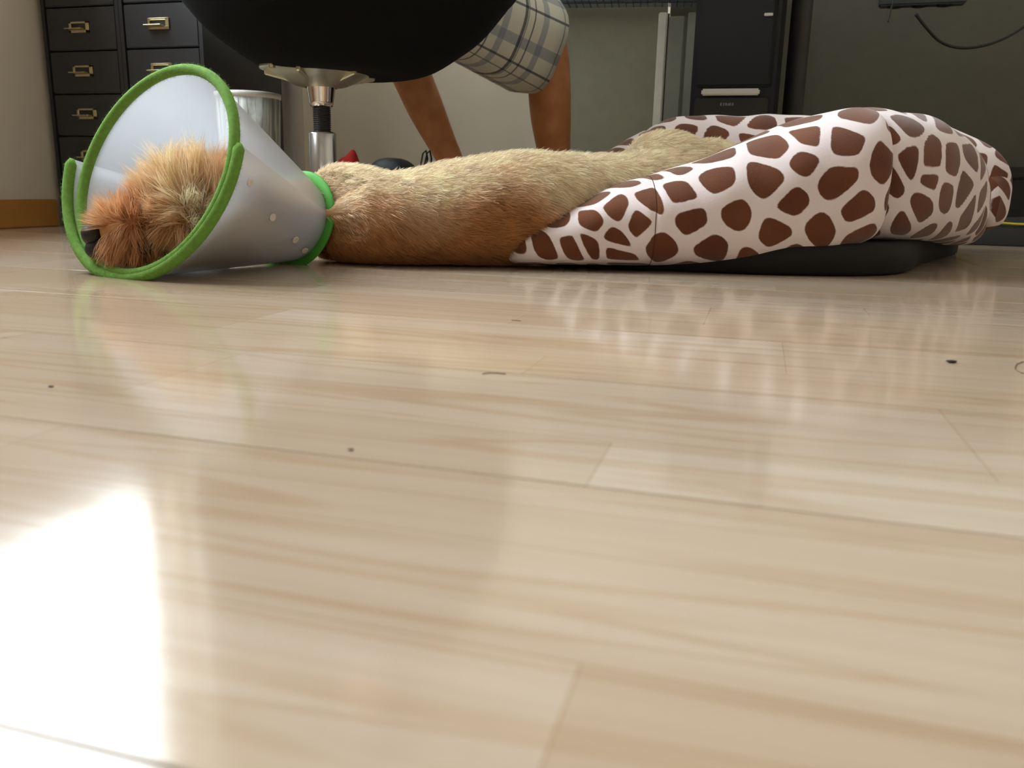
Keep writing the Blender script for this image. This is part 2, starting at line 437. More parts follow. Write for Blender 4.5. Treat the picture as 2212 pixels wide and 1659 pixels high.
# ================================================================== DESK
steel = simple('desk_leg_silver', S(226, 229, 230), .28, .45, var=.05, nscale=20)
steel_d = simple('desk_leg_shaded', S(92, 93, 96), .42, .6, var=.05)  # same metal as the silver leg, under-desk shade put into the colour
def desk_light_pass():  # invented see-through top, lets window light reach the back wall
    t = NT('desk_top_light_pass'); d = t.n('ShaderNodeBsdfTranslucent'); tr = t.n('ShaderNodeBsdfTransparent'); g = t.n('ShaderNodeBsdfGlossy'); g.inputs['Roughness'].default_value = .2
    nz = t.noise(30); t.l(t.ramp(nz.outputs[0], [(.3, S(214, 224, 220)), (.7, S(224, 232, 228))]), d.inputs[0])
    m = t.n('ShaderNodeMixShader'); m.inputs[0].default_value = .6; m2 = t.n('ShaderNodeMixShader'); m2.inputs[0].default_value = .08
    t.l(d.outputs[0], m.inputs[1]); t.l(tr.outputs[0], m.inputs[2]); t.l(m.outputs[0], m2.inputs[1]); t.l(g.outputs[0], m2.inputs[2]); t.l(m2.outputs[0], t.out.inputs[0]); return t.m
desk_m = desk_light_pass()
LL = Vector((X_at(637, 2.30), 2.30, 0)); RL = Vector((X_at(1696, 2.10), 2.10, 0))
dk = empty('desk', (LL.x, LL.y, 0), math.atan2(RL.y - LL.y, RL.x - LL.x))
dl = (RL - LL).length
ang = math.atan2(RL.y - LL.y, RL.x - LL.x)
LB = Matrix.Rotation(-ang, 3, 'Z') @ (LL * .22)
box('table_top', -.26, 2.15, -.20, .62, .70, .728, desk_m, dk, .003)  # unseen top, stretched right and forward to widen its shade
legs = []
for (x, y, r, m_) in ((0, 0, .029, steel), (dl, 0, .024, steel_d), (LB.x, LB.y, .029, steel), (dl - .02, .54, .022, steel_d)):
    l = lathe('leg', [(r, .012), (r, .69), (r * 1.5, .694), (r * 1.5, .70)], m_, dk, 28, (x, y, 0)); lathe('foot', [(r * .9, 0), (r * 1.05, .004), (r * 1.05, .013)], dark, l, 24)
box('cross_rail', .03, dl - .026, .52, .545, .66, .70, steel_d, dk, .002)
to_desk = lambda px_, Y_: (Matrix.Rotation(-ang, 3, 'Z') @ (Vector((X_at(px_, Y_), Y_, 0)) - LL)).x
pm1 = simple('desk_panel_olive', S(132, 126, 106), .7, var=.04); pm2 = simple('desk_panel_shade', S(84, 80, 68), .7, var=.04)
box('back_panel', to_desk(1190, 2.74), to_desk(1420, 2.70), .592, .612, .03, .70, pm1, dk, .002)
box('back_panel', to_desk(1425, 2.70), 2.12, .592, .612, .03, .70, pm2, dk, .002)  # dark panel added to deepen the shade beyond the tower
tag(dk, 'desk on round metal legs standing over the computer tower', 'desk')
# wire mesh cable tray slung under the desk
trayp = empty('cable_tray', (LL.x, LL.y, 0), ang)
bm = bmesh.new()
for i in range(46): box_bm(.30 + i * .021, .302 + i * .021, .30, .50, .640, .643, bm=bm)
for i in range(11): box_bm(.30, 1.25, .30 + i * .02, .302 + i * .02, .6425, .6445, bm=bm)
o = bm_obj('wire_mesh', bm, simple('tray_wire', S(52, 54, 58), .5, .3), trayp); o['kind'] = 'stuff'
box('tray_edge', .30, 1.252, .296, .302, .640, .6985, simple('tray_edge', S(48, 50, 54), .5), trayp, .001)
tag(trayp, 'dark wire mesh cable tray slung under the desk top', 'cable tray')

# ================================================================== COMPUTER TOWER
pcb = simple('pc_black_plastic', S(11, 11, 12), .5, spec=.3, var=.05)
pcg = simple('pc_piano_black', S(10, 10, 10), .12, var=.05)
pcs = simple('pc_silver', S(200, 198, 192), .3, .8, var=.04)
PY = 1.95; pl = Vector((X_at(1476, PY), PY, 0))
pc = empty('computer_tower', (pl.x, pl.y, 0), RZ + .02)
PW = .192; PH = .60
box('case', 0, PW, .03, .45, .02, PH, pcb, pc, .004)
box('front_panel', .002, PW - .002, 0, .03, .02, PH - .002, pcb, pc, .008)
hz = Z_at(1560, 202, PY)
box('front_door', .012, PW - .022, -.005, .001, hz + .012, PH - .02, pcb, pc, .004)
box('lower_bezel', .012, PW - .022, -.004, .001, .05, hz - .012, pcg, pc, .003)
box('handle_bar', .026, .150, -.013, -.002, hz - .007, hz + .007, pcs, pc, .003)['label'] = 'silver handle bar'
box('power_button', .146, .164, -.0085, -.004, Z_at(1625, 40, PY) - .003, Z_at(1625, 40, PY) + .003, pcs, pc, .001)
wm = bmesh.new()
for k, (dx, h_) in enumerate(((0, .006), (.006, .0055), (.011, .006), (.016, .005), (.0195, .006), (.025, .006))):
    box_bm(.068 + dx, .068 + dx + .0036, -.0048, -.0038, hz - .028, hz - .028 + h_, bm=wm)
bm_obj('name_badge', wm, simple('badge_grey', S(84, 84, 82), .4), pc)['label'] = 'tiny grey name badge'
for (x, y) in ((.03, .06), (PW - .03, .06), (.03, .41), (PW - .03, .41)): lathe('foot', [(.014, 0), (.016, .004), (.016, .021)], dark, pc, 16, (x, y, 0))
tag(pc, 'black computer tower with a silver handle bar under the desk', 'computer')

# narrow boards and conduit beside the tower
strip_m = simple('pale_strip', S(206, 200, 184), .5, var=.04); board_m = simple('grey_board', S(120, 118, 104), .6, var=.05)
cY = 2.62
c0 = Vector((X_at(1411, cY), cY, 0)); o = empty('wall_conduit', c0, RZ)
box('cover', -.013, .013, -.010, .010, 0, .62, strip_m, o, .003); box('back_plate', -.016, .0165, .0105, .016, 0, .62, dark, o, 0)
tag(o, 'pale vertical cable conduit standing left of the computer tower', 'conduit')
for i, (p0, p1, yy, lab) in enumerate(((1423, 1455, 2.56, 'grey upright board next to the pale conduit'), (1462, 1500, 2.50, 'grey upright board half hidden behind the computer tower'))):
    q = Vector((X_at(p0, yy), yy, 0)); wd = (X_at(p1, yy) - q.x)
    b_ = box('upright_board', 0, wd, 0, .018, 0, .60, board_m, None, .002, q, RZ); tag(b_, lab, 'board')

# ================================================================== CABLES, RIGHT-HAND CORNER
cab_m = simple('cable_black', S(16, 16, 17), .45)
cy_ = 2.35
ctrl = [at(1935, -70, cy_), at(1962, -25, cy_), at(1978, 30, cy_), at(2000, 58, cy_), at(2032, 90, cy_), at(2075, 103, cy_), at(2125, 98, cy_), at(2170, 82, cy_), at(2212, 57, cy_), at(2260, 20, cy_), at(2310, -40, cy_)]
tag(sweep('hanging_cable', [Vector(p) for p in catmull(ctrl[2:] , 8)], .0042, cab_m, seg=10), 'thick black cable hanging in a loop at the right wall', 'cable')
tag(sweep('thin_cable', [Vector(p) for p in catmull([at(1932, -60, cy_), at(1930, 0, cy_), at(1924, 22, cy_), at(1918, 48, cy_)], 8)], .0022, cab_m, seg=8), 'short thin black cable end dangling under the desk', 'cable')
# the cables hang from a socket bar fixed under the desk
sb = empty('socket_bar', at(1978, 12, cy_ + .02) , RZ)
box('housing', -.09, .12, -.012, .03, .0, .05, simple('socket_bar_grey', S(44, 46, 44), .5), sb, .004)
for k in range(3): lathe('socket', [(.018, -.001), (.018, .001), (.015, .001), (.014, -.002)], dark, sb, 20, (-.05 + .06 * k, .009, -.001))
tag(sb, 'dark socket bar under the desk from which cables hang', 'socket bar')
# black box and bag
bq = Vector((X_at(2128, 2.34), 2.34, 0)); bh = Z_at(2170, 361, 2.34)
bb = empty('storage_box', bq, RZ)
box('body', 0, .44, 0, .22, 0, bh - .03, simple('box_black', S(17, 17, 18), .6, bump=.1), bb, .004)
box('lid', -.006, .446, -.006, .226, bh - .03, bh, simple('box_lid_black', S(20, 20, 21), .55), bb, .004)
tag(bb, 'black storage box with a flat lid in the right corner', 'box')
gq = Vector((X_at(2052, 2.05), 2.05, 0)); gz = Z_at(2150, 470, 2.1)
gb = empty('flat_bag', gq, RZ)
bm = bmesh.new(); NX, NY = 26, 14
gv = [[bm.verts.new((.40 * i / NX, .19 * j / NY, max(.003, gz * (1 - abs(2 * i / NX - 1) ** 3.2) * (1 - abs(2 * j / NY - 1) ** 3) ** .6 + .004 * math.sin(i * .9 + j)))) for j in range(NY + 1)] for i in range(NX + 1)]
for i in range(NX):
    for j in range(NY): bm.faces.new((gv[i][j], gv[i + 1][j], gv[i + 1][j + 1], gv[i][j + 1]))
bnd = [gv[i][0] for i in range(NX + 1)] + [gv[NX][j] for j in range(1, NY + 1)] + [gv[i][NY] for i in range(NX - 1, -1, -1)] + [gv[0][j] for j in range(NY - 1, 0, -1)]
low = [bm.verts.new((v_.co.x, v_.co.y, 0.0)) for v_ in bnd]
for i in range(len(bnd)):
    j = (i + 1) % len(bnd); bm.faces.new((bnd[i], low[i], low[j], bnd[j]))
bm.faces.new(low)
bm_obj('pouch', bm, simple('bag_black', S(20, 20, 21), .7, bump=.2), gb, True)
gr = gb.matrix_world
ypts = [Vector((.015 + .30 * t, .030 + .006 * math.sin(t * 9), 0)) for t in np.linspace(0, 1, 18)]
for p in ypts:
    a_ = p.x / .40; b_ = p.y / .19
    p.z = max(.003, gz * (1 - abs(2 * a_ - 1) ** 3.2) * (1 - abs(2 * b_ - 1) ** 3) ** .6) + .005
sweep('cord', ypts, .0028, simple('cord_yellow', S(196, 176, 40), .7), gb, 8)['label'] = 'thin yellow cord'
tag(gb, 'flat black bag with a yellow cord on the floor behind the bed', 'bag')

# ================================================================== TUB CHAIR
CY = 1.68; KC = 1.68 / 1.78; cx_ = X_at(700, CY); SX = X_at(757, CY) - cx_
ch = empty('swivel_chair', (cx_, CY, 0))
shell_m = simple('chair_fabric_black', S(7, 7, 8), .95, spec=.2, var=.15, nscale=400, bump=.25, bscale=900)
alu = simple('cast_aluminium', S(196, 192, 172), .33, .9, var=.08, nscale=25, bump=.1, bscale=120)
chrome = simple('chrome', S(220, 214, 212), .12, 1.0, var=.03)
bel = simple('bellows_black', S(18, 18, 20), .5)
prof = [(.0, .331), (.10, .331), (.142, .334), (.182, .347), (.227, .375), (.272, .408), (.311, .452), (.335, .486), (.347, .53), (.350, .60), (.345, .70), (.335, .78)]
prof = [(r * KC, .11 + (z - .006 - .11) * KC) for r, z in prof]
pr = catmull(prof, 3)
SEG = 72; vs_, fs = [], []
def topz(t):    # t: angle, back of the chair faces the camera (-y)
    k = .5 - .5 * math.sin(t)            # 1 at the back, 0 at the front
    k = k * k * (3 - 2 * k); return .48 + .26 * k
rings = []
for (r, z) in pr: rings.append(('o', r, z))
for (r, z) in reversed(pr[4:]): rings.append(('i', r, z))
for (kd, r, z) in rings:
    for i in range(SEG):
        t = 2 * math.pi * i / SEG; zt = topz(t)
        # squeeze heights above the seat to the local rim height
        zz = z if z < .45 else .45 + (z - .45) * (zt - .45) / (.74 - .45)
        rr = r
        if kd == 'i':
            rr = max(0, r - .05); zz = max(zz, .405)
        vs_.append((rr * math.cos(t) + SX, rr * math.sin(t) * .97, zz))
for k in range(len(rings) - 1):
    for i in range(SEG):
        j = (i + 1) % SEG; fs.append((k * SEG + i, k * SEG + j, (k + 1) * SEG + j, (k + 1) * SEG + i))
fs.append(tuple((len(rings) - 1) * SEG + i for i in range(SEG)))
mesh_obj('tub_shell', vs_, fs, shell_m, ch, True)
lathe('seat_cushion', [(.0, .407), (.20, .407), (.23, .42), (.235, .437), (.22, .453), (.15, .457), (0, .458)], shell_m, ch, 48, (SX, 0, 0), cap=False)
# underseat plate with arms and bolts
pz = Z_at(700, 150, CY)
pl_o = empty('x'); bpy.data.objects.remove(pl_o)
plate = lathe('mounting_plate', [(.03, pz - .034), (.05, pz - .030), (.088, pz - .012), (.106, pz - .004), (.113, pz - .003), (.113, pz + .004), (0, pz + .004)], alu, ch, 48, (0, 0, 0), cap=False)
for k in range(6):
    a_ = 2 * math.pi * k / 6 + .35; bm = bmesh.new(); box_bm(.03, .104, -.004, .004, pz - .016, pz - .004, .002, 1, bm)
    for v_ in bm.verts:
        v_.co.z -= .016 * max(0, 1 - (v_.co.x - .03) / .06)
    bmesh.ops.rotate(bm, verts=bm.verts[:], cent=(0, 0, 0), matrix=Matrix.Rotation(a_, 3, 'Z')); bm_obj('arm', bm, alu, plate)
    lathe('bolt', [(.0, -.006), (.006, -.006), (.006, .003)], brass, plate, 6, (.106 * math.cos(a_ + .5), .106 * math.sin(a_ + .5), pz - .003), False)
lathe('hub_cone', [(.021, pz - .068), (.0235, pz - .060), (.027, pz - .034), (.03, pz - .026)], chrome, ch, 32)
zb_, zt_ = Z_at(700, 286, CY), Z_at(700, 222, CY)
bp = [(.019, zb_)]
nb = 14
for k in range(nb):
    z0 = zb_ + (zt_ - zb_) * k / nb; dz = (zt_ - zb_) / nb
    bp += [(.0158, z0 + dz * .15), (.0178, z0 + dz * .5), (.0158, z0 + dz * .85)]
bp.append((.0155, zt_ + .004))
lathe('bellows', bp, bel, ch, 28)
lathe('gas_lift_tube', [(.024, .07), (.0262, .075), (.0265, zb_ - .003), (.0245, zb_)], simple('lift_silver', S(200, 200, 202), .25, .95, var=.03), ch, 36)
for k in range(5):
    a_ = math.radians(172 + 72 * k); c_, s_ = math.cos(a_), math.sin(a_)
    leg = sweep('base_leg', [(c_ * .02, s_ * .02, .085), (c_ * .12, s_ * .12, .084), (c_ * .24, s_ * .24, .074), (c_ * .30, s_ * .30, .066)], [.021, .018, .014, .012], alu, ch, 12)
    bm = bmesh.new()
    for sgn in (-1, 1):
        r_ = bmesh.ops.create_cone(bm, cap_ends=True, segments=20, radius1=.024, radius2=.024, depth=.016)
        bmesh.ops.rotate(bm, verts=r_['verts'], cent=(0, 0, 0), matrix=Matrix.Rotation(math.pi / 2, 3, 'X'))
        bmesh.ops.translate(bm, verts=r_['verts'], vec=(0, sgn * .011, 0))
    bmesh.ops.rotate(bm, verts=bm.verts[:], cent=(0, 0, 0), matrix=Matrix.Rotation(a_ + .7, 3, 'Z'))
    bmesh.ops.translate(bm, verts=bm.verts[:], vec=(c_ * .29, s_ * .29, .0245))
    bm_obj('caster', bm, bel, leg)
lathe('base_hub', [(.03, .06), (.035, .065), (.035, .10), (.028, .108)], alu, ch, 32)
tag(ch, 'black fabric tub swivel chair with a silver gas lift column', 'chair')

# ================================================================== PERSON SITTING AT THE DESK
def skin_mat():
    t = NT('skin_tan'); b = t.bsdf(S(176, 112, 66), .5, spec=.4); b.inputs['Subsurface Weight'].default_value = .08; b.inputs['Subsurface Radius'].default_value = (.01, .005, .003)
    tc = t.n('ShaderNodeTexCoord'); nz = t.noise(25, tc.outputs['Object'], 4)
    t.l(t.ramp(nz.outputs[0], [(.3, S(184, 116, 70)), (.7, S(206, 140, 92))]), b.inputs['Base Color']); return t.m
skin = skin_mat()
def skin_body(name, nodes, edges, root, mat, parent=None, sub=2):
    me = bpy.data.meshes.new(name); me.from_pydata([n_[0] for n_ in nodes], edges, []); me.update()
    o = bpy.data.objects.new(name, me); COL.objects.link(o)
    sk = o.modifiers.new('skin', 'SKIN'); sk.use_smooth_shade = True
    if not me.skin_vertices: 
        bpy.context.view_layer.objects.active = o
    for i, n_ in enumerate(nodes):
        sv = me.skin_vertices[0].data[i]; sv.radius = (n_[1], n_[2] if len(n_) > 2 else n_[1]); sv.use_root = (i == root)
    ss = o.modifiers.new('sub', 'SUBSURF'); ss.levels = sub; ss.render_levels = sub
    dg = bpy.context.evaluated_depsgraph_get(); ev = o.evaluated_get(dg)
    m2 = bpy.data.meshes.new_from_object(ev, depsgraph=dg); bpy.data.objects.remove(o)
    m2.name = name; m2.materials.clear(); m2.materials.append(mat)
    return link_mesh(name, m2, mat, parent, True)
hip = Vector((X_at(800, 1.95), 1.93, .545))
nd = [(hip, .13, .10)]
ed = []
def add(p, r, par, r2=None):
    nd.append((Vector(p), r, r2 or r)); ed.append((par, len(nd) - 1)); return len(nd) - 1
sx_ = Vector((ca, -sa, 0)); fw = Vector((sa, ca, 0))
ch1 = add(hip + Vector((0, 0, .20)) - fw * .06, .125, 0, .095); ch2 = add(hip + Vector((0, 0, .40)) - fw * .04, .135, ch1, .10)
nk = add(hip + Vector((0, 0, .56)) + fw * .0, .055, ch2); hd = add(hip + Vector((0, 0, .68)) + fw * .04, .115, nk, .095); add(hip + Vector((0, 0, .77)) + fw * .04, .07, hd, .08)
knees = (at(858, 96, 2.24), at(1178, 62, 2.24))
for s, kn, chain in ((-1, knees[0], ((at(893, 172, 2.24), .053), (at(918, 232, 2.25), .052), (at(948, 295, 2.26), .042), (at(982, 365, 2.27), .034), (at(1030, 462, 2.28), .034))),
                     (1, knees[1], ((at(1186, 130, 2.25), .056), (at(1187, 225, 2.25), .060), (at(1194, 300, 2.26), .050), (at(1200, 370, 2.26), .039), (at(1206, 464, 2.26), .035)))):
    h_ = add(hip + sx_ * s * .09, .115, 0)
    m_ = add((hip + sx_ * s * .09) * .45 + kn * .55, .078, h_)
    k_ = add(kn, .058, m_); p_ = k_
    for q, r in chain: p_ = add(q, r, p_)
    q = chain[-1][0]; a_ = add(Vector((q.x, q.y - .03, .035)), .034, p_)
    t1 = add(Vector((q.x + .01 * s, q.y + .08, .034)), .036, p_, .032); add(Vector((q.x + .015 * s, q.y + .17, .020)), .036, t1, .018)
for s in (-1, 1):
    sh = add(hip + sx_ * s * .17 + Vector((0, 0, .47)) - fw * .03, .058, ch2)
    el = add(hip + sx_ * s * .24 + Vector((0, 0, .24)) + fw * .12, .043, sh)
    wr = add(hip + sx_ * s * .14 + Vector((0, 0, .22)) + fw * .36, .028, el, .022)
    pm = add(hip + sx_ * s * .12 + Vector((0, 0, .21)) + fw * .43, .036, wr, .015)
    for k in range(4): 
        b0 = add(hip + sx_ * (s * .12 + (k - 1.5) * .019) + Vector((0, 0, .212)) + fw * (.475 + .006 * (1.5 - abs(k - 1.5))), .0095, pm)
        b1 = add(hip + sx_ * (s * .12 + (k - 1.5) * .021) + Vector((0, 0, .213)) + fw * (.51 + .008 * (1.5 - abs(k - 1.5))), .0085, b0)
        add(hip + sx_ * (s * .12 + (k - 1.5) * .021) + Vector((0, 0, .198)) + fw * (.535 + .01 * (1.5 - abs(k - 1.5))), .007, b1)
    t0 = add(hip + sx_ * (s * .12 - s * .036) + Vector((0, 0, .205)) + fw * .43, .011, pm); add(hip + sx_ * (s * .12 - s * .056) + Vector((0, 0, .20)) + fw * .46, .009, t0)
per = skin_body('person', nd, ed, 0, skin)
tag(per, 'person with bare legs in plaid shorts sitting in the tub chair', 'person')
# shorts
def plaid():
    t = NT('plaid_cotton'); b = t.bsdf(rough=.9, spec=.2); uv = t.n('ShaderNodeUVMap')
    sp_ = t.n('ShaderNodeSeparateXYZ'); t.l(uv.outputs[0], sp_.inputs[0])
    c = None
    def stripes(ax, off, per_, wid, soft=.006):
        m = t.math('FRACT', t.math('DIVIDE', t.math('ADD', sp_.outputs[ax], off), per_))
        d = t.math('ABSOLUTE', t.math('SUBTRACT', m, .5))
        return t.math('LESS_THAN', d, wid / per_ / 2)
    c = S(214, 212, 198)
    for (ax, off, per_, wid, colr, op) in ((0, 0, .115, .018, S(112, 124, 148), .55), (1, .01, .115, .018, S(112, 124, 148), .55), (0, .035, .115, .004, S(58, 66, 80), .8), (1, .045, .115, .004, S(58, 66, 80), .8), (0, .055, .115, .003, S(110, 116, 96), .8), (1, .065, .115, .003, S(110, 116, 96), .8), (0, .005, .23, .009, S(40, 48, 66), .8), (1, .0, .23, .009, S(40, 48, 66), .8)):
        c = t.mix(t.math('MULTIPLY', stripes(ax, off, per_, wid), op), c, colr)
    t.l(c, b.inputs['Base Color']); return t.m
plaid_m = plaid()
def tube_uv(name, stations, mat, parent, seg=40, thick=0.003, wave=0.0):
    """stations: (center, tangent-normal axes e1, e2, r1, r2); open tube with metric UVs"""
    vs_, fs, uvs = [], [], []
    L = 0; prevc = None
    for k, (c, e1, e2, r1, r2) in enumerate(stations):
        if prevc is not None: L += (c - prevc).length
        prevc = c; per_ = 2 * math.pi * math.sqrt((r1 * r1 + r2 * r2) / 2)
        for i in range(seg):
            t = 2 * math.pi * i / seg; q = 1 + wave * (k / len(stations)) * math.sin(5 * t + .6)
            vs_.append(c + e1 * (r1 * q * math.cos(t)) + e2 * (r2 * q * math.sin(t))); uvs.append((L, .55 * i / seg))
    nS = len(stations)
    for k in range(nS - 1):
        for i in range(seg):
            j = (i + 1) % seg; fs.append((k * seg + i, k * seg + j, (k + 1) * seg + j, (k + 1) * seg + i))
    o = mesh_obj(name, vs_, fs, mat, parent, True)
    ul = o.data.uv_layers.new(name='UVMap')
    for p in o.data.polygons:
        for li, vi in zip(p.loop_indices, p.vertices):
            u_, v_ = uvs[vi]
            if v_ == 0 and any(uvs[x][1] > .4 for x in p.vertices): v_ = .55
            ul.data[li].uv = (u_, v_)
    sm = o.modifiers.new('t', 'SOLIDIFY'); sm.thickness = thick
    return o
so = None
for s, kn, endk, dr, rr in ((1, knees[1], .88, .040, .128), (-1, knees[0], .72, .01, .10)):
    A = hip + sx_ * s * .07; d = (kn - A); dn = d.normalized(); e1 = dn.cross(Vector((0, 0, 1))).normalized(); e2 = e1.cross(dn)
    st = []
    for t in np.linspace(-.12, endk, 12):
        f = max(0, t) / endk
        st.append((A + d * t - Vector((0, 0, dr * f)), e1, e2, .10 + (rr - .10) * f * .8, .098 + (rr - .098) * f))
    o = tube_uv('shorts_leg', st, plaid_m, per, wave=.05)
shp = lathe('shorts_seat', [(.10, -.10), (.165, -.07), (.175, 0), (.165, .06), (.15, .12), (.10, .13)], plaid_m, per, 40, hip, True, True, RZ, 1.0, .8)
lathe('shirt', [(.155, .11), (.165, .2), (.17, .32), (.175, .42), (.15, .48), (.075, .53)], simple('shirt_grey', S(120, 124, 130), .9), per, 40, hip - fw * .04, True, False, RZ, 1.08, .72)
lathe('hair', [(.0, .80 + .07), (.06, .86), (.09, .82), (.103, .76), (.1, .69), (.092, .64)], simple('hair_dark', S(40, 28, 20), .7, bump=.4), per, 32, hip + fw * .025, True, False, RZ, .92, 1.08)

# ================================================================== SMALL THINGS BEHIND THE DOG
rY = 2.10
rq = Vector((X_at(757, rY), rY, 0)); rh = Z_at(757, 327, rY)
bm = bmesh.new(); bmesh.ops.create_icosphere(bm, subdivisions=4, radius=1)
for v_ in bm.verts:
    n_ = 1 + .10 * math.sin(v_.co.x * 4 + 1) * math.cos(v_.co.y * 5) + .06 * math.sin(v_.co.z * 9 + v_.co.x * 7)
    v_.co = Vector((v_.co.x * .040 * n_, v_.co.y * .04 * n_, (v_.co.z * .5 + .5) * rh * (1 + .04 * math.sin(v_.co.x * 6))))
tag(bm_obj('cloth_pouch', bm, simple('cloth_red', S(190, 36, 24), .85, bump=.2), None, True, rq), 'crumpled red cloth pouch behind the chair column', 'pouch')
kY = 2.07
kq = Vector((X_at(852, kY), kY, 0)); kh = Z_at(850, 341, kY)
kb = empty('handbag', kq, RZ)
bm = bmesh.new(); bmesh.ops.create_icosphere(bm, subdivisions=4, radius=1)
for v_ in bm.verts:
    sgnp = lambda a, e: math.copysign(abs(a) ** e, a)
    v_.co = Vector((sgnp(v_.co.x, .7) * .072, sgnp(v_.co.y, .8) * .045, (sgnp(v_.co.z, .6) * .5 + .5) * kh - .012 * (v_.co.x) ** 2 * (v_.co.z > 0) - .006 * v_.co.x * (v_.co.z > 0)))
bm_obj('pouch', bm, simple('handbag_black', S(24, 25, 28), .55, bump=.1), kb, True)
lathe('snap', [(.0, 0), (.009, 0), (.009, .003), (.006, .004), (0, .004)], simple('snap_grey', S(60, 62, 66), .4), kb, 20, None, True, False).matrix_local = Matrix.Translation((-.035, -.040, kh * .80)) @ Matrix.Rotation(math.radians(90), 4, 'X')
for dx in (.0, .010): sweep('strap', [(.064 + dx, -.01, kh * .62), (.072 + dx, -.012, kh * .86), (.079 + dx, -.01, kh * 1.06), (.084 + dx, -.004, kh * 1.10), (.085 + dx, .004, kh * 1.0), (.079 + dx, .01, kh * .7)], .0022, cab_m, kb, 8)
tag(kb, 'small black handbag with thin strap loops on the floor between chair and foot', 'bag')

# ================================================================== DOG BED
def giraffe(name):
    t = NT(name); b = t.bsdf(rough=.95, spec=.15); b.inputs['Sheen Weight'].default_value = .35; b.inputs['Sheen Roughness'].default_value = .5
    uv = t.n('ShaderNodeUVMap'); tc = t.n('ShaderNodeTexCoord')
    at_ = t.n('ShaderNodeAttribute', attribute_name='print')
    nz = t.noise(120, tc.outputs['Object'], 3)
    f = t.math('ADD', at_.outputs['Fac'], t.math('MULTIPLY', t.math('SUBTRACT', nz.outputs[0], .5), .35))
    nb_ = t.noise(14, tc.outputs['Object'], 2)
    br = t.ramp(nb_.outputs[0], [(.3, S(94, 52, 32)), (.7, S(116, 68, 42))]); wh = t.ramp(nb_.outputs[0], [(.3, S(232, 218, 220)), (.7, S(242, 230, 232))])
    m = t.ramp(f, [(.36, (0, 0, 0, 1)), (.64, (1, 1, 1, 1))])
    t.l(t.mix(m, wh, br), b.inputs['Base Color'])
    n2 = t.noise(420, tc.outputs['Object'], 2); t.l(t.bump(n2.outputs[0], .35, .0012), b.inputs['Normal'])
    return t.m
gir = giraffe('giraffe_plush')
base_blk = simple('bed_base_black', S(14, 14, 15), .85, bump=.2)
bedg = simple('seam_brown', S(70, 46, 34), .9)
def spot_value(uv, seed, cell=.062, seeds=None):
    """giraffe print on a metric (u, v) cloth: jittered cells with rounded corners; returns 0 cream .. 1 brown"""
    r_ = np.random.default_rng(seed)
    u0, v0 = uv.min(0) - 2 * cell; u1, v1 = uv.max(0) + 2 * cell
    gx, gy = np.meshgrid(np.arange(u0, u1, cell), np.arange(v0, v1, cell * .9), indexing='ij')
    gx = gx + (np.arange(gx.shape[1]) % 2)[None, :] * cell * .5
    P = np.stack([gx.ravel(), gy.ravel()], 1) + r_.uniform(-.36, .36, (gx.size, 2)) * cell
    if seeds is not None:
        F_ = np.array(seeds); far_ = np.min(np.linalg.norm(P[:, None] - F_[None], axis=2), 1) > cell * .75
        P = np.concatenate([F_, P[far_]])
    DD = np.linalg.norm(P[:, None] - P[None], axis=2) + np.eye(len(P)) * 9; nn = np.sort(DD, 1)[:, :3].mean(1)
    gap = np.clip(.135 * nn, .0035, .0085) * r_.uniform(.8, 1.2, len(P)); soft = np.clip(.08 * nn, .0020, .0046)
    outv = np.zeros(len(uv))
    for s in range(0, len(uv), 4000):
        q = uv[s:s + 4000]
        D = np.linalg.norm(q[:, None, :] - P[None], axis=2)
        idx = np.argsort(D, 1)[:, :6]; i0 = idx[:, 0]
        p0 = P[i0]; acc = np.zeros(len(q))
        for k in range(1, 6):
            pk = P[idx[:, k]]; dd = pk - p0; ln = np.linalg.norm(dd, axis=1) + 1e-9
            e = (((p0 + pk) / 2 - q) * dd).sum(1) / ln - gap[i0]      # distance to the bisector
            acc += np.exp(-e / soft[i0])                                  # smooth minimum rounds the corners
        outv[s:s + 4000] = -soft[i0] * np.log(acc)
    return np.clip(.5 + outv / .005, 0, 1)
BUV = {}
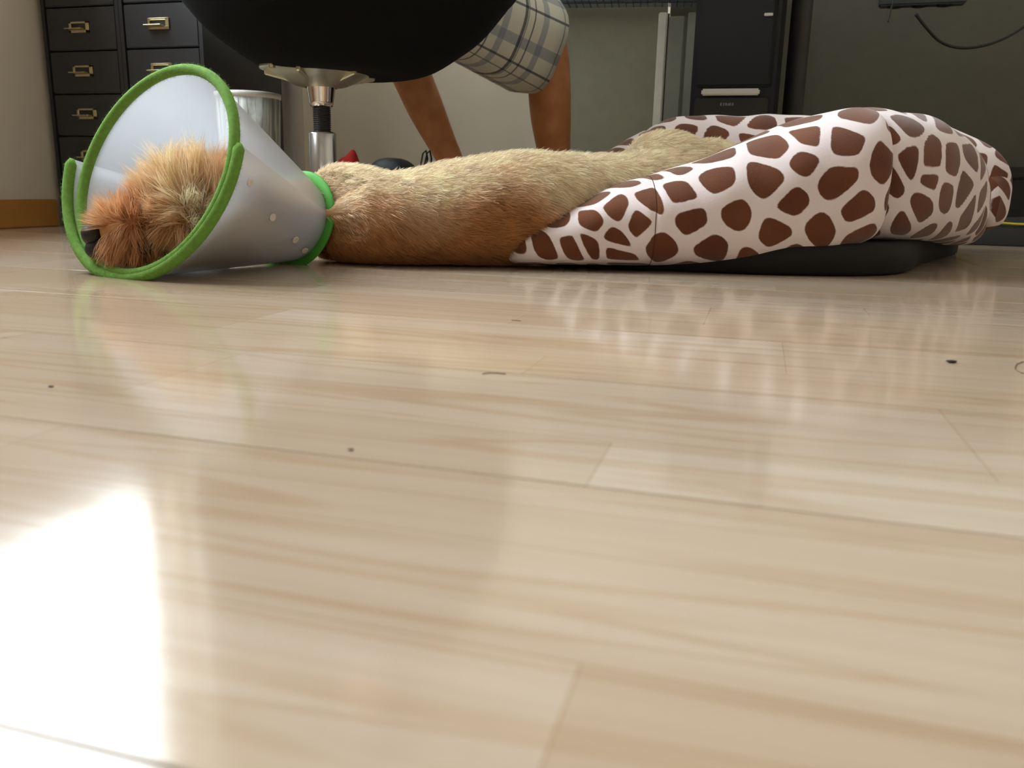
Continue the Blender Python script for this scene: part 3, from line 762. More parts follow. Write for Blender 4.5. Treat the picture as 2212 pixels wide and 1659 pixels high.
def bolster(name, rows, parent, seed, seeds=None,  nsub=22, seg=160, cap=(True, True), pinch=()):
    """rows: cx cy zb zt half_depth tx ty  (tx,ty = across direction in plan)"""
    A = catmull(rows, nsub); vs_, uvs, fs = [], [], []
    nR = len(A); lens = [0]
    for i in range(1, nR): lens.append(lens[-1] + float(np.hypot(A[i][0] - A[i - 1][0], A[i][1] - A[i - 1][1])))
    for k in range(nR):
        cx, cy, zb, zt, hd, tx, ty = A[k]; tl = math.hypot(tx, ty); tx, ty = tx / tl, ty / tl
        zc, hz_ = (zt + zb) / 2, max((zt - zb) / 2, .002); hd = max(hd, .002)
        dent = 0
        for (pk, pd, pw) in pinch: dent += pd * math.exp(-((lens[k] - pk) / pw) ** 2)
        T_ = np.linspace(-math.pi / 2, 1.5 * math.pi, 721); c, s = np.cos(T_), np.sin(T_)
        ex = np.where(s > 0, .86, .55)
        qx = np.sign(c) * np.abs(c) ** ex; qz = np.sign(s) * np.abs(s) ** ex
        wob = 1 - dent + .012 * np.sin(lens[k] * 38 + 2.2 * np.cos(T_) * 2) + .008 * np.sin(lens[k] * 71 - 3 * np.sin(T_))
        R3 = np.stack([cx + tx * qx * hd * wob, cy + ty * qx * hd * wob, np.maximum(.004, zc + qz * hz_ * np.where(qz > 0, wob, 1))], 1)
        ar = np.concatenate([[0], np.cumsum(np.linalg.norm(np.diff(R3, axis=0), axis=1))])
        tt = np.linspace(0, ar[-1], seg + 1)[:-1]
        for i in range(seg):
            vs_.append(Vector((float(np.interp(tt[i], ar, R3[:, 0])), float(np.interp(tt[i], ar, R3[:, 1])), float(np.interp(tt[i], ar, R3[:, 2])))))
            uvs.append((lens[k], tt[i]))
    for k in range(nR - 1):
        for i in range(seg):
            j = (i + 1) % seg; fs.append((k * seg + i, k * seg + j, (k + 1) * seg + j, (k + 1) * seg + i))
    # rounded caps
    for end, k in ((0, 0), (1, nR - 1)):
        cx, cy, zb, zt, hd, tx, ty = A[k]; vs_.append(Vector((cx, cy, (zb + zt) / 2))); uvs.append((lens[k] + (.02 if end else -.02), .1))
        ci = len(vs_) - 1
        for i in range(seg):
            j = (i + 1) % seg; fs.append((k * seg + j, k * seg + i, ci) if end == 0 else (k * seg + i, k * seg + j, ci))
    o = mesh_obj(name, vs_, [f[::-1] for f in fs], gir, parent, True)
    GV = np.array([tuple(v_) for v_ in vs_[:nR * seg]]).reshape(nR, seg, 3)
    cu_ = np.concatenate([np.zeros((1, seg)), np.cumsum(np.linalg.norm(np.diff(GV, axis=0), axis=2), 0)], 0)      # cloth length along each thread
    cu_ = sum(np.roll(cu_, k_, 1) for k_ in range(-6, 7)) / 13
    UVs = np.array(uvs); UVs[:nR * seg, 0] = cu_.ravel(); BUV[name] = UVs
    val = spot_value(UVs, seed, seeds=seeds)
    at_ = o.data.attributes.new('print', 'FLOAT', 'POINT'); at_.data.foreach_set('value', val.astype(np.float32))
    return o, A, lens
bed = empty('dog_bed', (X_at(1600, 1.40), 1.40, 0))
def loc(o, root): o.location = -root.location; return o
def nrow(px, Yn, ytop, zb, hd, tx=0.0, ty=-1.0):
    Yc = Yn + hd; return (X_at(px, Yc), Yc, zb, Z_at(px, ytop, Yc), hd, tx, ty)
near_rows = [nrow(1096, 1.185, 548, .012, .012), nrow(1106, 1.168, 522, .008, .035), nrow(1130, 1.150, 498, .006, .055), nrow(1180, 1.140, 468, .006, .07), nrow(1250, 1.135, 434, .006, .08), nrow(1330, 1.135, 399, .006, .09),
             nrow(1440, 1.135, 367, .006, .098), nrow(1560, 1.135, 323, .008, .105), nrow(1650, 1.138, 281, .012, .11), nrow(1750, 1.142, 244, .022, .112, .05), nrow(1805, 1.148, 235, .036, .110, .1), nrow(1840, 1.160, 239, .046, .098, .15), nrow(1856, 1.185, 248, .058, .065, .15)]
nb_o, nA, nL = bolster('near_bolster', near_rows, bed, 5, [(0.037, 0.077), (0.076, 0.083), (0.098, 0.129), (0.114, 0.091), (0.139, 0.097), (0.148, 0.129), (0.151, 0.177), (0.125, 0.22), (0.167, 0.091), (0.17, 0.111), (0.18, 0.149), (0.203, 0.221), (0.207, 0.134), (0.228, 0.11), (0.242, 0.239), (0.272, 0.244), (0.232, 0.167), (0.265, 0.177), (0.275, 0.149), (0.324, 0.268), (0.317, 0.203), (0.302, 0.106), (0.339, 0.152), (0.057, 0.038), (0.094, 0.043), (0.134, 0.043), (0.167, 0.059), (0.347, 0.089), (0.461, 0.329), (0.41, 0.252), (0.452, 0.258), (0.437, 0.225), (0.489, 0.246), (0.534, 0.291), (0.475, 0.192), (0.39, 0.198), (0.414, 0.171), (0.449, 0.129), (0.388, 0.126), (0.498, 0.147), (0.497, 0.102), (0.404, 0.095)], pinch=((.205, .02, .004),))
loc(nb_o, bed)
def rrow(px, Y, ytop, zb, hd, tx, ty): return (X_at(px, Y), Y, zb, Z_at(px, ytop, Y), hd, tx, ty)
right_rows = [rrow(1785, 1.285, 262, .066, .060, .02, -1), rrow(1802, 1.285, 246, .058, .088, .05, -1), rrow(1835, 1.295, 235, .048, .113, .2, -1), rrow(1880, 1.325, 238, .045, .115, .45, -1), rrow(1935, 1.38, 252, .042, .113, .8, -1),
              rrow(1985, 1.45, 288, .036, .10, 1, -.7), rrow(2022, 1.53, 340, .028, .088, 1, -.45), rrow(2048, 1.60, 390, .022, .068, 1, -.35), rrow(2055, 1.64, 420, .03, .03, 1, -.3)]
rb_o, _, _ = bolster('corner_bolster', right_rows, bed, 9, [(0.013, 0.212), (0.037, 0.186), (0.062, 0.231), (0.032, 0.139), (0.068, 0.167), (0.096, 0.197), (0.091, 0.254), (0.041, 0.241), (0.051, 0.121), (0.055, 0.081), (0.102, 0.105), (0.135, 0.141), (0.171, 0.089), (0.145, 0.181), (0.192, 0.165), (0.144, 0.199), (0.257, 0.167), (0.197, 0.196), (0.241, 0.087), (0.481, 0.024), (0.288, 0.12)], pinch=((.34, .05, .012), (.40, .05, .012)))
loc(rb_o, bed)
far_rows = [rrow(1285, 1.66, 345, .05, .03, 0, -1), rrow(1300, 1.66, 332, .03, .06, 0, -1), rrow(1345, 1.67, 305, .02, .085, 0, -1), rrow(1400, 1.68, 271, .02, .095, 0, -1), rrow(1450, 1.69, 254, .02, .10, 0, -1), rrow(1580, 1.70, 249, .02, .10, 0, -1),
            rrow(1720, 1.70, 250, .02, .10, 0, -1), rrow(1880, 1.72, 262, .02, .10, 0, -1), rrow(1960, 1.74, 262, .02, .095, .1, -1), rrow(2020, 1.75, 275, .03, .09, .3, -1), rrow(2075, 1.74, 303, .04, .08, .7, -1), rrow(2112, 1.71, 340, .05, .06, 1, -.6), rrow(2125, 1.67, 385, .06, .03, 1, -.4)]
fb_o, _, _ = bolster('far_bolster', far_rows, bed, 21, pinch=((.10, .03, .006),))
loc(fb_o, bed)
# seams
for k_target, nm in ((.205, 'seam'),):
    k = int(np.argmin(np.abs(np.array(nL) - k_target)))
    seg = 160; pts = [nb_o.data.vertices[k * seg + i].co + Vector((-.0002, -.0004, .0002)) for i in range(8, seg - 8)]
    loc(sweep('seam', pts, .0005, bedg, bed, 6), bed)
# black base pad and inner cushion
def pad(name, outline, z0, z1, mat, parent, r=.01, dome=0.0):
    n = len(outline); c = sum((Vector(p) for p in outline), Vector((0, 0))) / n
    vs_, fs = [], []
    prof_ = [(-r, z0), (-.002, z0 + r * .4), (0, (z0 + z1) / 2), (-.002, z1 - r * .4), (-r, z1)]
    for (d, z) in prof_:
        for p in outline:
            v_ = Vector(p); dd = (v_ - c).normalized(); q = v_ + dd * d; vs_.append((q.x, q.y, z))
    for k in range(len(prof_) - 1):
        for i in range(n):
            j = (i + 1) % n; fs.append((k * n + i, k * n + j, (k + 1) * n + j, (k + 1) * n + i))
    fs.append(tuple(range(n))[::-1])
    vs_.append((c.x, c.y, z1 + dome)); ci = len(vs_) - 1; b_ = (len(prof_) - 1) * n
    for i in range(n): fs.append((b_ + i, b_ + (i + 1) % n, ci))
    return mesh_obj(name, vs_, fs, mat, parent, True)
ol = catmull([(X_at(p, Y), Y) for p, Y in ((1300, 1.64), (1180, 1.30), (1290, 1.20), (1420, 1.175), (1580, 1.155), (1760, 1.150), (1900, 1.165), (1985, 1.225), (2010, 1.36), (2055, 1.55), (2080, 1.72), (1900, 1.79), (1600, 1.79), (1400, 1.77), (1300, 1.64))], 6)[:-1]
ol = [(float(a_), float(b_)) for a_, b_ in ol]
loc(pad('base_pad', ol, 0.0005, .045, base_blk, bed), bed)
il = catmull([(X_at(p, Y), Y) for p, Y in ((1310, 1.52), (1330, 1.36), (1480, 1.30), (1700, 1.31), (1840, 1.36), (1900, 1.48), (1900, 1.60), (1700, 1.63), (1450, 1.62), (1310, 1.52))], 6)[:-1]
cu = loc(pad('inner_cushion', [(float(a_), float(b_)) for a_, b_ in il], .046, .085, gir, bed, .02, .01), bed)
co = np.empty(len(cu.data.vertices) * 3); cu.data.vertices.foreach_get('co', co); co = co.reshape(-1, 3)
a__ = cu.data.attributes.new('print', 'FLOAT', 'POINT'); a__.data.foreach_set('value', spot_value(co[:, :2], 3).astype(np.float32))
tag(bed, 'giraffe print plush dog bed with a black base under the dog', 'dog bed')

# ================================================================== CONE COLLAR
el = math.radians(16.5); az = Vector((-.50, -.87, 0)).normalized()
n_ = az * math.cos(el) + Vector((0, 0, math.sin(el))); e1 = Vector((-az.y, az.x, 0)); e2 = -(az * math.sin(el) - Vector((0, 0, math.cos(el))))
RB, LC, TILT = .126, .236, .06; RS = RB - LC * math.tan(el)
foot = on_floor(272, 600); C0 = Vector((foot.x, foot.y, .0)) - n_ * LC * TILT + e2 * (RB + (RB - RS) * TILT)
C0.z += .0045
def cone_pt(th, s, off=0.0, fwd=0.0):       # s: 0 rim .. 1 neck
    s = s + (1 - s) * TILT * math.sin(th)          # the bent sheet lets the upper rim lean back
    R_ = RB + (RS - RB) * s + off
    return C0 - n_ * (LC * s - fwd) + (e1 * math.cos(th) + e2 * math.sin(th)) * R_
def plastic():
    t = NT('frosted_plastic')
    d = t.n('ShaderNodeBsdfDiffuse'); d.inputs[0].default_value = (.66, .66, .68, 1)
    x = t.n('ShaderNodeBsdfTranslucent'); x.inputs[0].default_value = (.62, .66, .72, 1)
    tr = t.n('ShaderNodeBsdfTransparent'); g = t.n('ShaderNodeBsdfGlossy'); g.inputs['Roughness'].default_value = .36
    tc = t.n('ShaderNodeTexCoord'); nz = t.noise(6, tc.outputs['Object'], 3)
    m1 = t.n('ShaderNodeMixShader'); m1.inputs[0].default_value = .55; t.l(d.outputs[0], m1.inputs[1]); t.l(x.outputs[0], m1.inputs[2])
    m2 = t.n('ShaderNodeMixShader'); t.l(t.math('ADD', t.math('MULTIPLY', nz.outputs[0], .10), .27), m2.inputs[0]); t.l(m1.outputs[0], m2.inputs[1]); t.l(tr.outputs[0], m2.inputs[2])
    fr = t.n('ShaderNodeFresnel'); fr.inputs[0].default_value = 1.4
    m3 = t.n('ShaderNodeMixShader'); t.l(t.math('MULTIPLY', fr.outputs[0], .35), m3.inputs[0]); t.l(m2.outputs[0], m3.inputs[1]); t.l(g.outputs[0], m3.inputs[2])
    t.l(m3.outputs[0], t.out.inputs[0]); return t.m
plast = plastic()
green = simple('green_felt', S(104, 148, 58), .95, var=.12, nscale=180, bump=.5, bscale=900)
green_b = simple('green_strap', S(72, 158, 50), .7, var=.08, nscale=60)
cone = empty('cone_collar', (C0.x, C0.y, 0))
NT_, NS = 96, 10
def shell_part(name, th0, th1, closed, off, fwd, s0=0.0, s1=1.0):
    vs_, fs = [], []
    n = NT_ if closed else NT_ // 2 + 1
    for k in range(NS + 1):
        s = s0 + (s1 - s0) * k / NS
        for i in range(n):
            f = i / (n if closed else n - 1); th = th0 + (th1 - th0) * f
            vs_.append(cone_pt(th, s, off(f) * (1 - s * .8), fwd(f) * (1 - s)) - cone.location)
    for k in range(NS):
        for i in range(n if closed else n - 1):
            j = (i + 1) % n; fs.append((k * n + i, k * n + j, (k + 1) * n + j, (k + 1) * n + i))
    return mesh_obj(name, vs_, fs, plast, cone, True)
def ring_pts(th0, th1, n, off, fwd, closed, s=0.0):
    return [cone_pt(th0 + (th1 - th0) * (i / (n if closed else n - 1)), s, off(i / (n if closed else n - 1)), fwd(i / (n if closed else n - 1))) - cone.location for i in range(n)]
shell_part('cone_sheet', 0, 2 * math.pi, True, lambda f: 0, lambda f: 0)
TH0, TH1 = math.radians(178), math.radians(372)
offf = lambda f: .0025 + .016 * (1 - f) ** 2.2 + .0045 * f ** 3
fwdf = lambda f: .012 * (1 - f) ** 2
fl = shell_part('overlap_flap', TH0, TH1, False, offf, fwdf); fl['label'] = 'loose overlapping flap of the frosted sheet'
flat = [(1.0 * math.cos(2 * math.pi * k / 12), .55 * math.sin(2 * math.pi * k / 12)) for k in range(12)]
tr1 = sweep('rim_trim', ring_pts(0, 2 * math.pi, 110, lambda f: 0, lambda f: .001, True), .0062, green, cone, 12, True)
tp = ring_pts(TH0, TH1, 70, offf, fwdf, False)
tr2 = sweep('flap_trim', tp, [.003] + [.0065] * (len(tp) - 2) + [.003], green, cone, 12)
band = sweep('neck_strap', ring_pts(0, 2 * math.pi, 80, lambda f: .006, lambda f: 0, True, .985), .0070, green_b, cone, 12, True, sec=[(.45 * math.cos(2 * math.pi * k / 12), 1.15 * math.sin(2 * math.pi * k / 12)) for k in range(12)], up=n_)
# snap fasteners up the overlap
snapm = simple('snap_ivory', S(216, 206, 196), .4)
for (thd, s) in ((-3, .14), (-17, .42), (-30, .72), (-42, .88)):
    c = cone_pt(math.radians(thd), s, .0055) - cone.location; nn = (cone_pt(math.radians(thd), s, .02) - cone_pt(math.radians(thd), s, 0)).normalized()
    o = lathe('snap', [(.0, .0), (.0048, .0), (.0048, .0010), (.0034, .0016), (.002, .0012), (0, .0012)], snapm, cone, 18, None, True, False)
    o.matrix_local = Matrix.Translation(c) @ nn.to_track_quat('Z', 'Y').to_matrix().to_4x4()
# tab joining the strap
fz = fur_material('green_fuzz', .3)
for tr_, cnt in ((tr1, 4200), (tr2, 2600)):
    P, N = sample(tr_, cnt)
    cl = np.array(S(120, 170, 84)[:3])[None] * rng.uniform(.7, 1.3, (cnt, 1))
    zoff = cone.location.z
    h_ = hairs('felt_fuzz', P, N + rng.normal(size=P.shape) * .5, N + rng.normal(size=P.shape) * .8, rng.uniform(.0015, .0042, cnt), np.full(cnt, .00022), cl, fz, tr_)
    h_['kind'] = 'stuff'
tag(cone, 'frosted plastic cone collar with green felt rim on the dog', 'cone collar')

# ================================================================== DOG
def ellip(bm, c, r, rot=None, sub=3):
    q = bmesh.ops.create_icosphere(bm, subdivisions=sub, radius=1)
    for v_ in q['verts']:
        p = Vector((v_.co.x * r[0], v_.co.y * r[1], v_.co.z * r[2]))
        if rot: p = rot @ p
        v_.co = p + Vector(c)
def loft_bm(bm, rows, nsub=5, seg=28, flat=True):
    """rows: x y zc hy hz ; section in the plane across the path"""
    A = catmull(rows, nsub); R_ = []
    for k in range(len(A)):
        a_, b_ = A[max(0, k - 1)], A[min(len(A) - 1, k + 1)]
        t = Vector((b_[0] - a_[0], b_[1] - a_[1], b_[2] - a_[2])).normalized(); sd = t.cross(Vector((0, 0, 1))).normalized(); up_ = sd.cross(t)
        ring = []
        for i in range(seg):
            th = 2 * math.pi * i / seg
            ring.append(bm.verts.new(Vector(A[k][:3]) + sd * (A[k][3] * math.cos(th)) + up_ * (A[k][4] * math.sin(th))))
        R_.append(ring)
    for k in range(len(R_) - 1):
        for i in range(seg):
            j = (i + 1) % seg; bm.faces.new((R_[k][i], R_[k][j], R_[k + 1][j], R_[k + 1][i]))
    bm.faces.new(R_[0][::-1]); bm.faces.new(R_[-1])
nC, C0n = np.array(n_), np.array(C0)
def cone_coords(P):
    d = P - C0n; ax = d @ nC; s = -ax / LC; rad = d - ax[:, None] * nC
    return s, rad, np.linalg.norm(rad, axis=1), RB + (RS - RB) * s
def clamp_in_cone(P, m):
    s, rad, r, R_ = cone_coords(P); R_ = R_ - m
    bad = (s > -.12) & (s < 1.02) & (r > R_) & (P[:, 0] < C0.x + .22)
    Q = P.copy(); Q[bad] -= (rad[bad] / r[bad][:, None]) * (r[bad] - R_[bad])[:, None]; return Q
def inside_cone(T, m=.002):
    s, rad, r, R_ = cone_coords(T); return ~((s > -.1) & (s < 1.0) & (r > R_ - m))
bm = bmesh.new()
NSC = at(200, 520, .985); NSE = at(214, 508, .995); MZ = at(268, 497, .99); STP = at(335, 482, .995); SK = at(405, 468, 1.005); SKB = at(470, 474, 1.025)
NKc = cone_pt(0, 1) * .5 + cone_pt(math.pi, 1) * .5
def brow(px, Y, ytop, zb, hy):
    zt = Z_at(px, ytop, Y); return (X_at(px, Y), Y, (zt + zb) / 2, hy, (zt - zb) / 2)
rows = [(SKB.x, SKB.y, SKB.z, .042, .044), (NKc.x - .05, NKc.y - .03, NKc.z + .010, .044, .046), (NKc.x + .01, NKc.y + .014, NKc.z + .010, .046, .048),
        brow(712, 1.232, 363, .001, .040), brow(750, 1.226, 356, .000, .062), brow(790, 1.213, 363, .000, .077), brow(840, 1.206, 374, .0, .079), brow(900, 1.21, 369, .0, .081), brow(970, 1.215, 352, .0, .085), brow(1050, 1.222, 340, .0, .088),
        brow(1130, 1.235, 328, .0, .089), brow(1200, 1.258, 333, .006, .086), brow(1300, 1.31, 336, .03, .08), brow(1400, 1.37, 329, .07, .07), brow(1480, 1.415, 312, .092, .055), brow(1535, 1.44, 302, .098, .045), brow(1585, 1.465, 320, .10, .03)]
loft_bm(bm, rows)
ellip(bm, SK, (.050, .046, .046)); ellip(bm, SKB, (.045, .046, .046))
rows = [(NSE.x + .004, NSE.y, NSE.z, .016, .016), (MZ.x, MZ.y, MZ.z, .021, .021), (STP.x, STP.y, STP.z - .002, .028, .028), (SK.x, SK.y, SK.z - .005, .036, .036)]
loft_bm(bm, rows)
jaw = [at(235, 541, .99), at(300, 540, .99), at(370, 525, 1.0)]
loft_bm(bm, [(p.x, p.y, p.z, r, r * .8) for p, r in zip(jaw, (.010, .015, .024))])
ellip(bm, at(745, 415, 1.22), (.05, .05, .036)); ellip(bm, at(1440, 345, 1.42), (.07, .05, .045))
for (p0, p1, p2) in (((-.22, 1.27, .055), (-.18, 1.32, .03), (-.20, 1.355, .02)), ((-.17, 1.27, .035), (-.11, 1.32, .026), (-.115, 1.36, .02))):   # front legs, away from the camera
    loft_bm(bm, [(p0[0], p0[1], p0[2], .032, .032), (p1[0], p1[1], p1[2], .022, .022), (p2[0], p2[1], p2[2], .02, .018), (p2[0] - .01, p2[1] + .03, .018, .012, .012)], seg=16)
for (p0, p1, p2) in (((.28, 1.42, .13), (.37, 1.47, .115), (.45, 1.45, .105)), ((.27, 1.40, .12), (.36, 1.40, .11), (.43, 1.38, .105))):   # hind legs inside the bed
    loft_bm(bm, [(p0[0], p0[1], p0[2], .036, .034), (p1[0], p1[1], p1[2], .024, .022), (p2[0], p2[1], p2[2], .018, .016)], seg=16)
loft_bm(bm, [(.39, 1.46, .13, .015, .015), (.45, 1.50, .115, .012, .012), (.50, 1.53, .105, .008, .008)], seg=12)   # tail
me = bpy.data.meshes.new('dog_raw'); bm.to_mesh(me); bm.free()
tmp = bpy.data.objects.new('dog_raw', me); COL.objects.link(tmp)
rmod = tmp.modifiers.new('r', 'REMESH'); rmod.mode = 'VOXEL'; rmod.voxel_size = .0035
smod = tmp.modifiers.new('s', 'SMOOTH'); smod.iterations = 14; smod.factor = .5
dg = bpy.context.evaluated_depsgraph_get()
dm = bpy.data.meshes.new_from_object(tmp.evaluated_get(dg), depsgraph=dg); bpy.data.objects.remove(tmp)
dm.name = 'dog'
V = np.empty(len(dm.vertices) * 3); dm.vertices.foreach_get('co', V); V = V.reshape(-1, 3); V[:, 2] = np.maximum(V[:, 2], .0015); V = clamp_in_cone(V, .006); dm.vertices.foreach_set('co', V.ravel()); dm.update()
# coat colour: cream above, apricot below; partly real coat, partly painted shading
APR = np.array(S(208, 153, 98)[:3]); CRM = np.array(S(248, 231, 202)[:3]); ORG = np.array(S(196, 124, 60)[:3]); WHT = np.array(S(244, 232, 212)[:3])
def vnoise(P, f, s):
    r_ = np.random.default_rng(s); o = np.zeros(len(P))
    for k in range(6):
        kk = r_.normal(size=3) * f * (1 + .5 * k); o += np.sin(P @ kk + r_.uniform(0, 6.28)) / (1 + .5 * k)
    return o / 2.2
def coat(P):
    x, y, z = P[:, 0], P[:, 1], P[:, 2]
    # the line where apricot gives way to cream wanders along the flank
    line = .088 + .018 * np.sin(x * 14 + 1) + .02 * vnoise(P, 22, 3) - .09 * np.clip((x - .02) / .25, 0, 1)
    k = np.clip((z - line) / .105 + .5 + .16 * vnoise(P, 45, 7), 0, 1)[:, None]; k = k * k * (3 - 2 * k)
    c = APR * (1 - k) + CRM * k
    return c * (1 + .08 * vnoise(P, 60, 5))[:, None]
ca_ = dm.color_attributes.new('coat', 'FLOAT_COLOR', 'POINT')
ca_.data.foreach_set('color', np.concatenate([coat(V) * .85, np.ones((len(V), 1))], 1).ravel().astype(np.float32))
def dogskin():
    t = NT('dog_undercoat'); b = t.bsdf(rough=.9, spec=.1); at_ = t.n('ShaderNodeAttribute', attribute_name='coat')
    tc = t.n('ShaderNodeTexCoord'); nz = t.noise(90, tc.outputs['Object'], 3)
    t.l(t.mix(1.0, at_.outputs[0], t.ramp(nz.outputs[0], [(.3, (.8, .8, .8, 1)), (.7, (1.05, 1.05, 1.05, 1))]), 'MULTIPLY'), b.inputs['Base Color']); return t.m
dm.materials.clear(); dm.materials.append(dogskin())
dog = link_mesh('dog', dm, None, None, True)
tag(dog, 'apricot cream dog lying stretched out with its head in the cone', 'dog')
furm = fur_material('dog_fur', .35)
# short coat on the trunk
neckx = cone_pt(0, 1).x * .5 + cone_pt(math.pi, 1).x * .5
NB = 95000
tow = lambda c, nn: np.where(c[:, 0] > neckx + .005, 1.0, 0.0) * np.where((nn * (CC[None] - c)).sum(1) > -.05, 1.0, .35) * np.where(c[:, 2] < .004, .1, 1)
P, N = sample(dog, NB, tow)
flow = np.stack([np.ones(NB), .15 * vnoise(P, 9, 8), -.55 + .5 * vnoise(P, 14, 9)], 1)
flow = flow - N * (flow * N).sum(1, keepdims=True)
inv, cen, cv, cr_ = clump(P, .010, 4); cl = cv[inv]
ln = rng.uniform(.008, .015, NB) * (1 + .5 * np.clip(vnoise(P, 30, 12), 0, 1))
D0 = unit(flow) + N * .55 + rng.normal(size=P.shape) * .16; D1 = unit(flow) + N * .10 + cl * .26 + (cen[inv] - P) * 45 + rng.normal(size=P.shape) * .10
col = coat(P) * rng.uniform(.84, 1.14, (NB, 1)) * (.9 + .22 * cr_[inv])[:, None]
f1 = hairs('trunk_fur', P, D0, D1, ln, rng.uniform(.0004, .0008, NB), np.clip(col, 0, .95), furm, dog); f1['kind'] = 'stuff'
# long hair on the head, steered by guides: pixel, depth, direction (right, up, away), length, colour
G = [((205, 470), 1.0, (-.8, .6, -.1), .030, S(238, 190, 126)), ((235, 462), .985, (-.4, 1, -.2), .034, S(232, 174, 104)), ((270, 460), .98, (-.05, 1, -.2), .032, S(222, 160, 90)), ((305, 462), .98, (.2, 1, -.2), .026, S(204, 136, 70)),
     ((212, 500), .985, (-.6, .2, -.2), .008, S(120, 80, 46)), ((245, 512), .975, (-.35, -1, -.25), .040, S(232, 178, 116)), ((270, 514), .972, (-.1, -1, -.3), .044, S(220, 156, 88)), ((295, 512), .972, (.2, -1, -.3), .042, S(208, 144, 78)), ((318, 505), .975, (.5, -.9, -.2), .032, S(188, 116, 56)),
     ((335, 470), .97, (.0, .9, -.3), .026, S(220, 166, 104)), ((345, 500), .968, (.0, -.9, -.4), .028, S(208, 148, 86)), ((375, 508), .965, (-.15, -1, -.4), .034, S(220, 170, 108)), ((405, 505), .965, (.25, -.8, -.5), .034, S(222, 174, 116)),
     ((330, 430), .985, (-.7, .8, -.1), .036, S(238, 202, 148)), ((365, 405), .98, (-.35, 1, -.1), .048, S(240, 208, 158)), ((405, 395), .98, (.0, 1, -.05), .054, S(240, 206, 156)), ((445, 400), .985, (.25, 1, 0), .052, S(232, 188, 130)), ((485, 415), 1.0, (.3, 1, 0), .044, S(226, 178, 118)),
     ((375, 450), .968, (-.6, -.1, -.6), .030, S(238, 198, 142)), ((405, 440), .962, (-.1, .4, -.7), .030, S(244, 216, 172)), ((425, 450), .962, (.3, .5, -.6), .030, S(248, 236, 218)), ((440, 480), .962, (.4, .2, -.7), .030, S(248, 236, 216)), ((470, 455), .97, (.4, .6, -.4), .034, S(228, 182, 122)),
     ((400, 420), 1.06, (0, 1, .5), .045, S(232, 192, 138)), ((300, 545), .98, (-.3, -.7, -.3), .022, S(190, 120, 62)), ((240, 550), .985, (-.6, -.7, -.2), .022, S(222, 170, 116))]
GP = np.array([list(at(g[0][0], g[0][1], g[1])) for g in G]); GD = np.array([[g[2][0], g[2][2], g[2][1]] for g in G], float); GL = np.array([g[3] for g in G]); GC = np.array([g[4][:3] for g in G])
NH = 42000
hw = lambda c, nn: np.where(c[:, 0] < neckx - .03, 1.0, 0.0) * np.where((nn * (CC[None] - c)).sum(1) > -.3, 1.0, .3)
P, N = sample(dog, NH, hw)
D = np.linalg.norm(P[:, None] - GP[None], axis=2); Wt = np.exp(-(D / .016) ** 2) + 1e-12; Wt /= Wt.sum(1, keepdims=True)
gd, gl, gc = unit(Wt @ GD), Wt @ GL, Wt @ GC
inv, cen, cv, cr_ = clump(P, .009, 6)
gl = gl * (.72 + .5 * cr_[inv])
D0 = gd * .8 + N * .6 + rng.normal(size=P.shape) * .16 + cv[inv] * .14
tipc = cen[inv] + unit(gd + cv[inv] * .26 + np.array([0, 0, -.08])) * (gl * 1.05)[:, None]
D1 = unit(tipc - (P + unit(D0) * (gl * .4)[:, None])) + rng.normal(size=P.shape) * .13
TIP = P + (unit(D0) * .5 + unit(D1) * .5) * (gl)[:, None]; MID = P + unit(D0) * (gl * .5)[:, None]
tv = unit(CC[None] - np.array(NSC)[None]); dn_ = TIP - np.array(NSC); off_ = np.linalg.norm(dn_ - (dn_ * tv).sum(1, keepdims=True) * tv, axis=1)
keep = (np.linalg.norm(P - np.array(NSE), axis=1) > .012) & ~((off_ < .0190) & ((dn_ * tv).sum(1) > -.01))
gc = gc * .72 + gc.mean(1, keepdims=True) * np.array([.30, .27, .25]); col = gc * 1.14 * rng.uniform(.82, 1.16, (NH, 1)) * (.86 + .3 * cr_[inv])[:, None]
f2 = hairs('head_fur', P[keep], D0[keep], D1[keep], (gl * rng.uniform(.55, 1.12, NH))[keep], rng.uniform(.00035, .0007, NH)[keep], np.clip(col, 0, .95)[keep], fur_material('dog_head_fur', .45), dog, post=lambda V_: clamp_in_cone(V_, .003)); f2['kind'] = 'stuff'
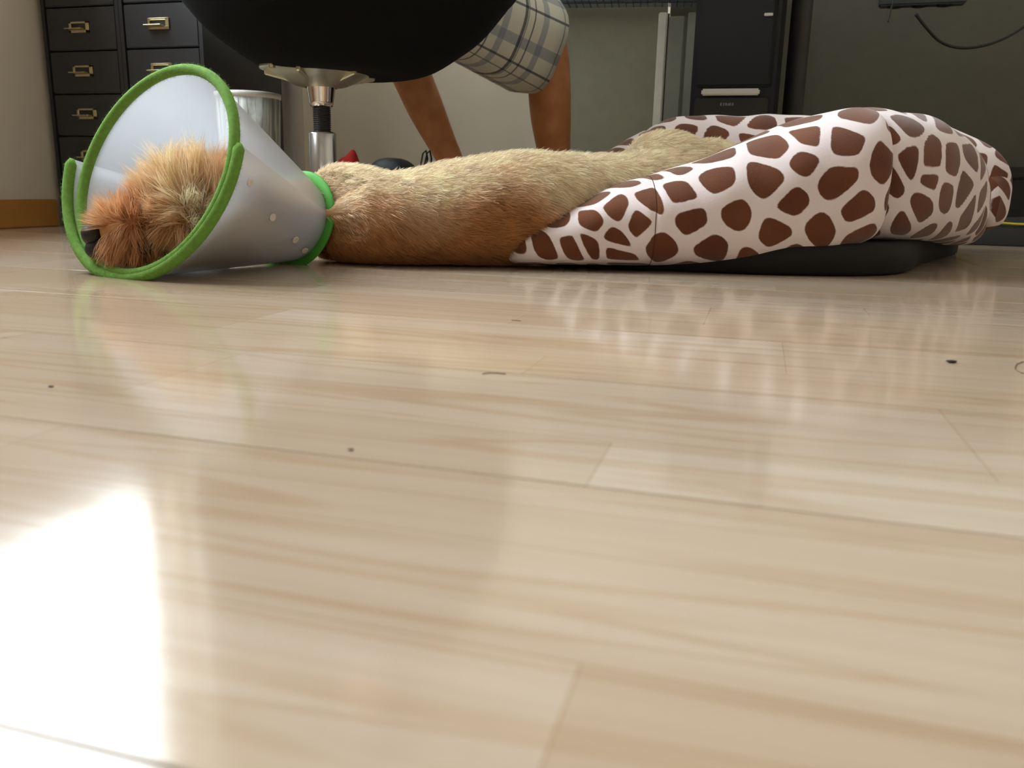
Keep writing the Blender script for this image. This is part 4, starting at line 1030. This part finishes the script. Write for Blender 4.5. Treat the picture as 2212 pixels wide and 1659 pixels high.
# nose, mouth and eyes
nosem = simple('nose_leather', S(22, 16, 15), .5, var=.2, nscale=300, bump=.5, bscale=1200)
bm = bmesh.new(); ellip(bm, at(203, 507, .984), (.0140, .0150, .0140)); 
for s in (-1, 1):
    for v_ in bm.verts:
        d = (v_.co - (at(193, 509, .988) + Vector((-.004, s * .007 - .003, -.002)))).length
        if d < .005: v_.co += Vector((.004, 0, 0)) * (1 - d / .005)
bm_obj('nose', bm, nosem, dog, True)['label'] = 'dark leathery nose'
bm = bmesh.new(); ellip(bm, at(212, 538, .980), (.015, .012, .012)); bm_obj('lip', bm, simple('lip_dark', S(18, 13, 12), .6), dog, True)['label'] = 'dark lip below the nose'
bm = bmesh.new(); ellip(bm, at(318, 532, .967), (.018, .008, .010)); bm_obj('mouth_corner', bm, bpy.data.materials['lip_dark'], dog, True)
for Y, px in ((.974, 352), (1.04, 352)):
    bm = bmesh.new(); ellip(bm, at(px, 452, Y), (.007, .006, .007)); bm_obj('eye', bm, simple('eye_dark', S(24, 14, 10), .1), dog, True)
# a few loose hairs and crumbs on the boards
cr_m = simple('crumb_dark', S(46, 36, 28), .8); hr_m = simple('loose_hair', S(92, 74, 52), .6)
for (x, y, r, lab) in ((2055, 784, .0022, 'dark crumb on the boards below the right end of the bed'), (758, 973, .0008, 'tiny dark speck on the floor in the middle foreground'), (110, 836, .0009, 'tiny dark speck on the floor near the window glare')):
    bm = bmesh.new(); bmesh.ops.create_icosphere(bm, subdivisions=2, radius=r)
    for v_ in bm.verts: v_.co = Vector((v_.co.x * 1.7 * random.uniform(.8, 1.2), v_.co.y * random.uniform(.8, 1.2), (v_.co.z * .5 + r * .5)))
    tag(bm_obj('crumb', bm, cr_m, None, False, on_floor(x, y)), lab, 'crumb')
for pts, lab in (([(1042, 809), (1055, 807), (1072, 807), (1092, 809)], 'short loose dog hair on the floor below the dog\'s belly'), ([(2212, 782), (2196, 788), (2193, 798), (2205, 806), (2216, 808)], 'curled loose dog hair at the right floor edge'), ([(1105, 692), (1115, 693), (1125, 694)], 'very short loose dog hair below the tip of the bed')):
    q = [on_floor(a_, b_) + Vector((0, 0, .0004)) for a_, b_ in pts]
    tag(sweep('loose_hair', [Vector(p) for p in catmull(q, 5)], .00026, hr_m, seg=6), lab, 'hair')
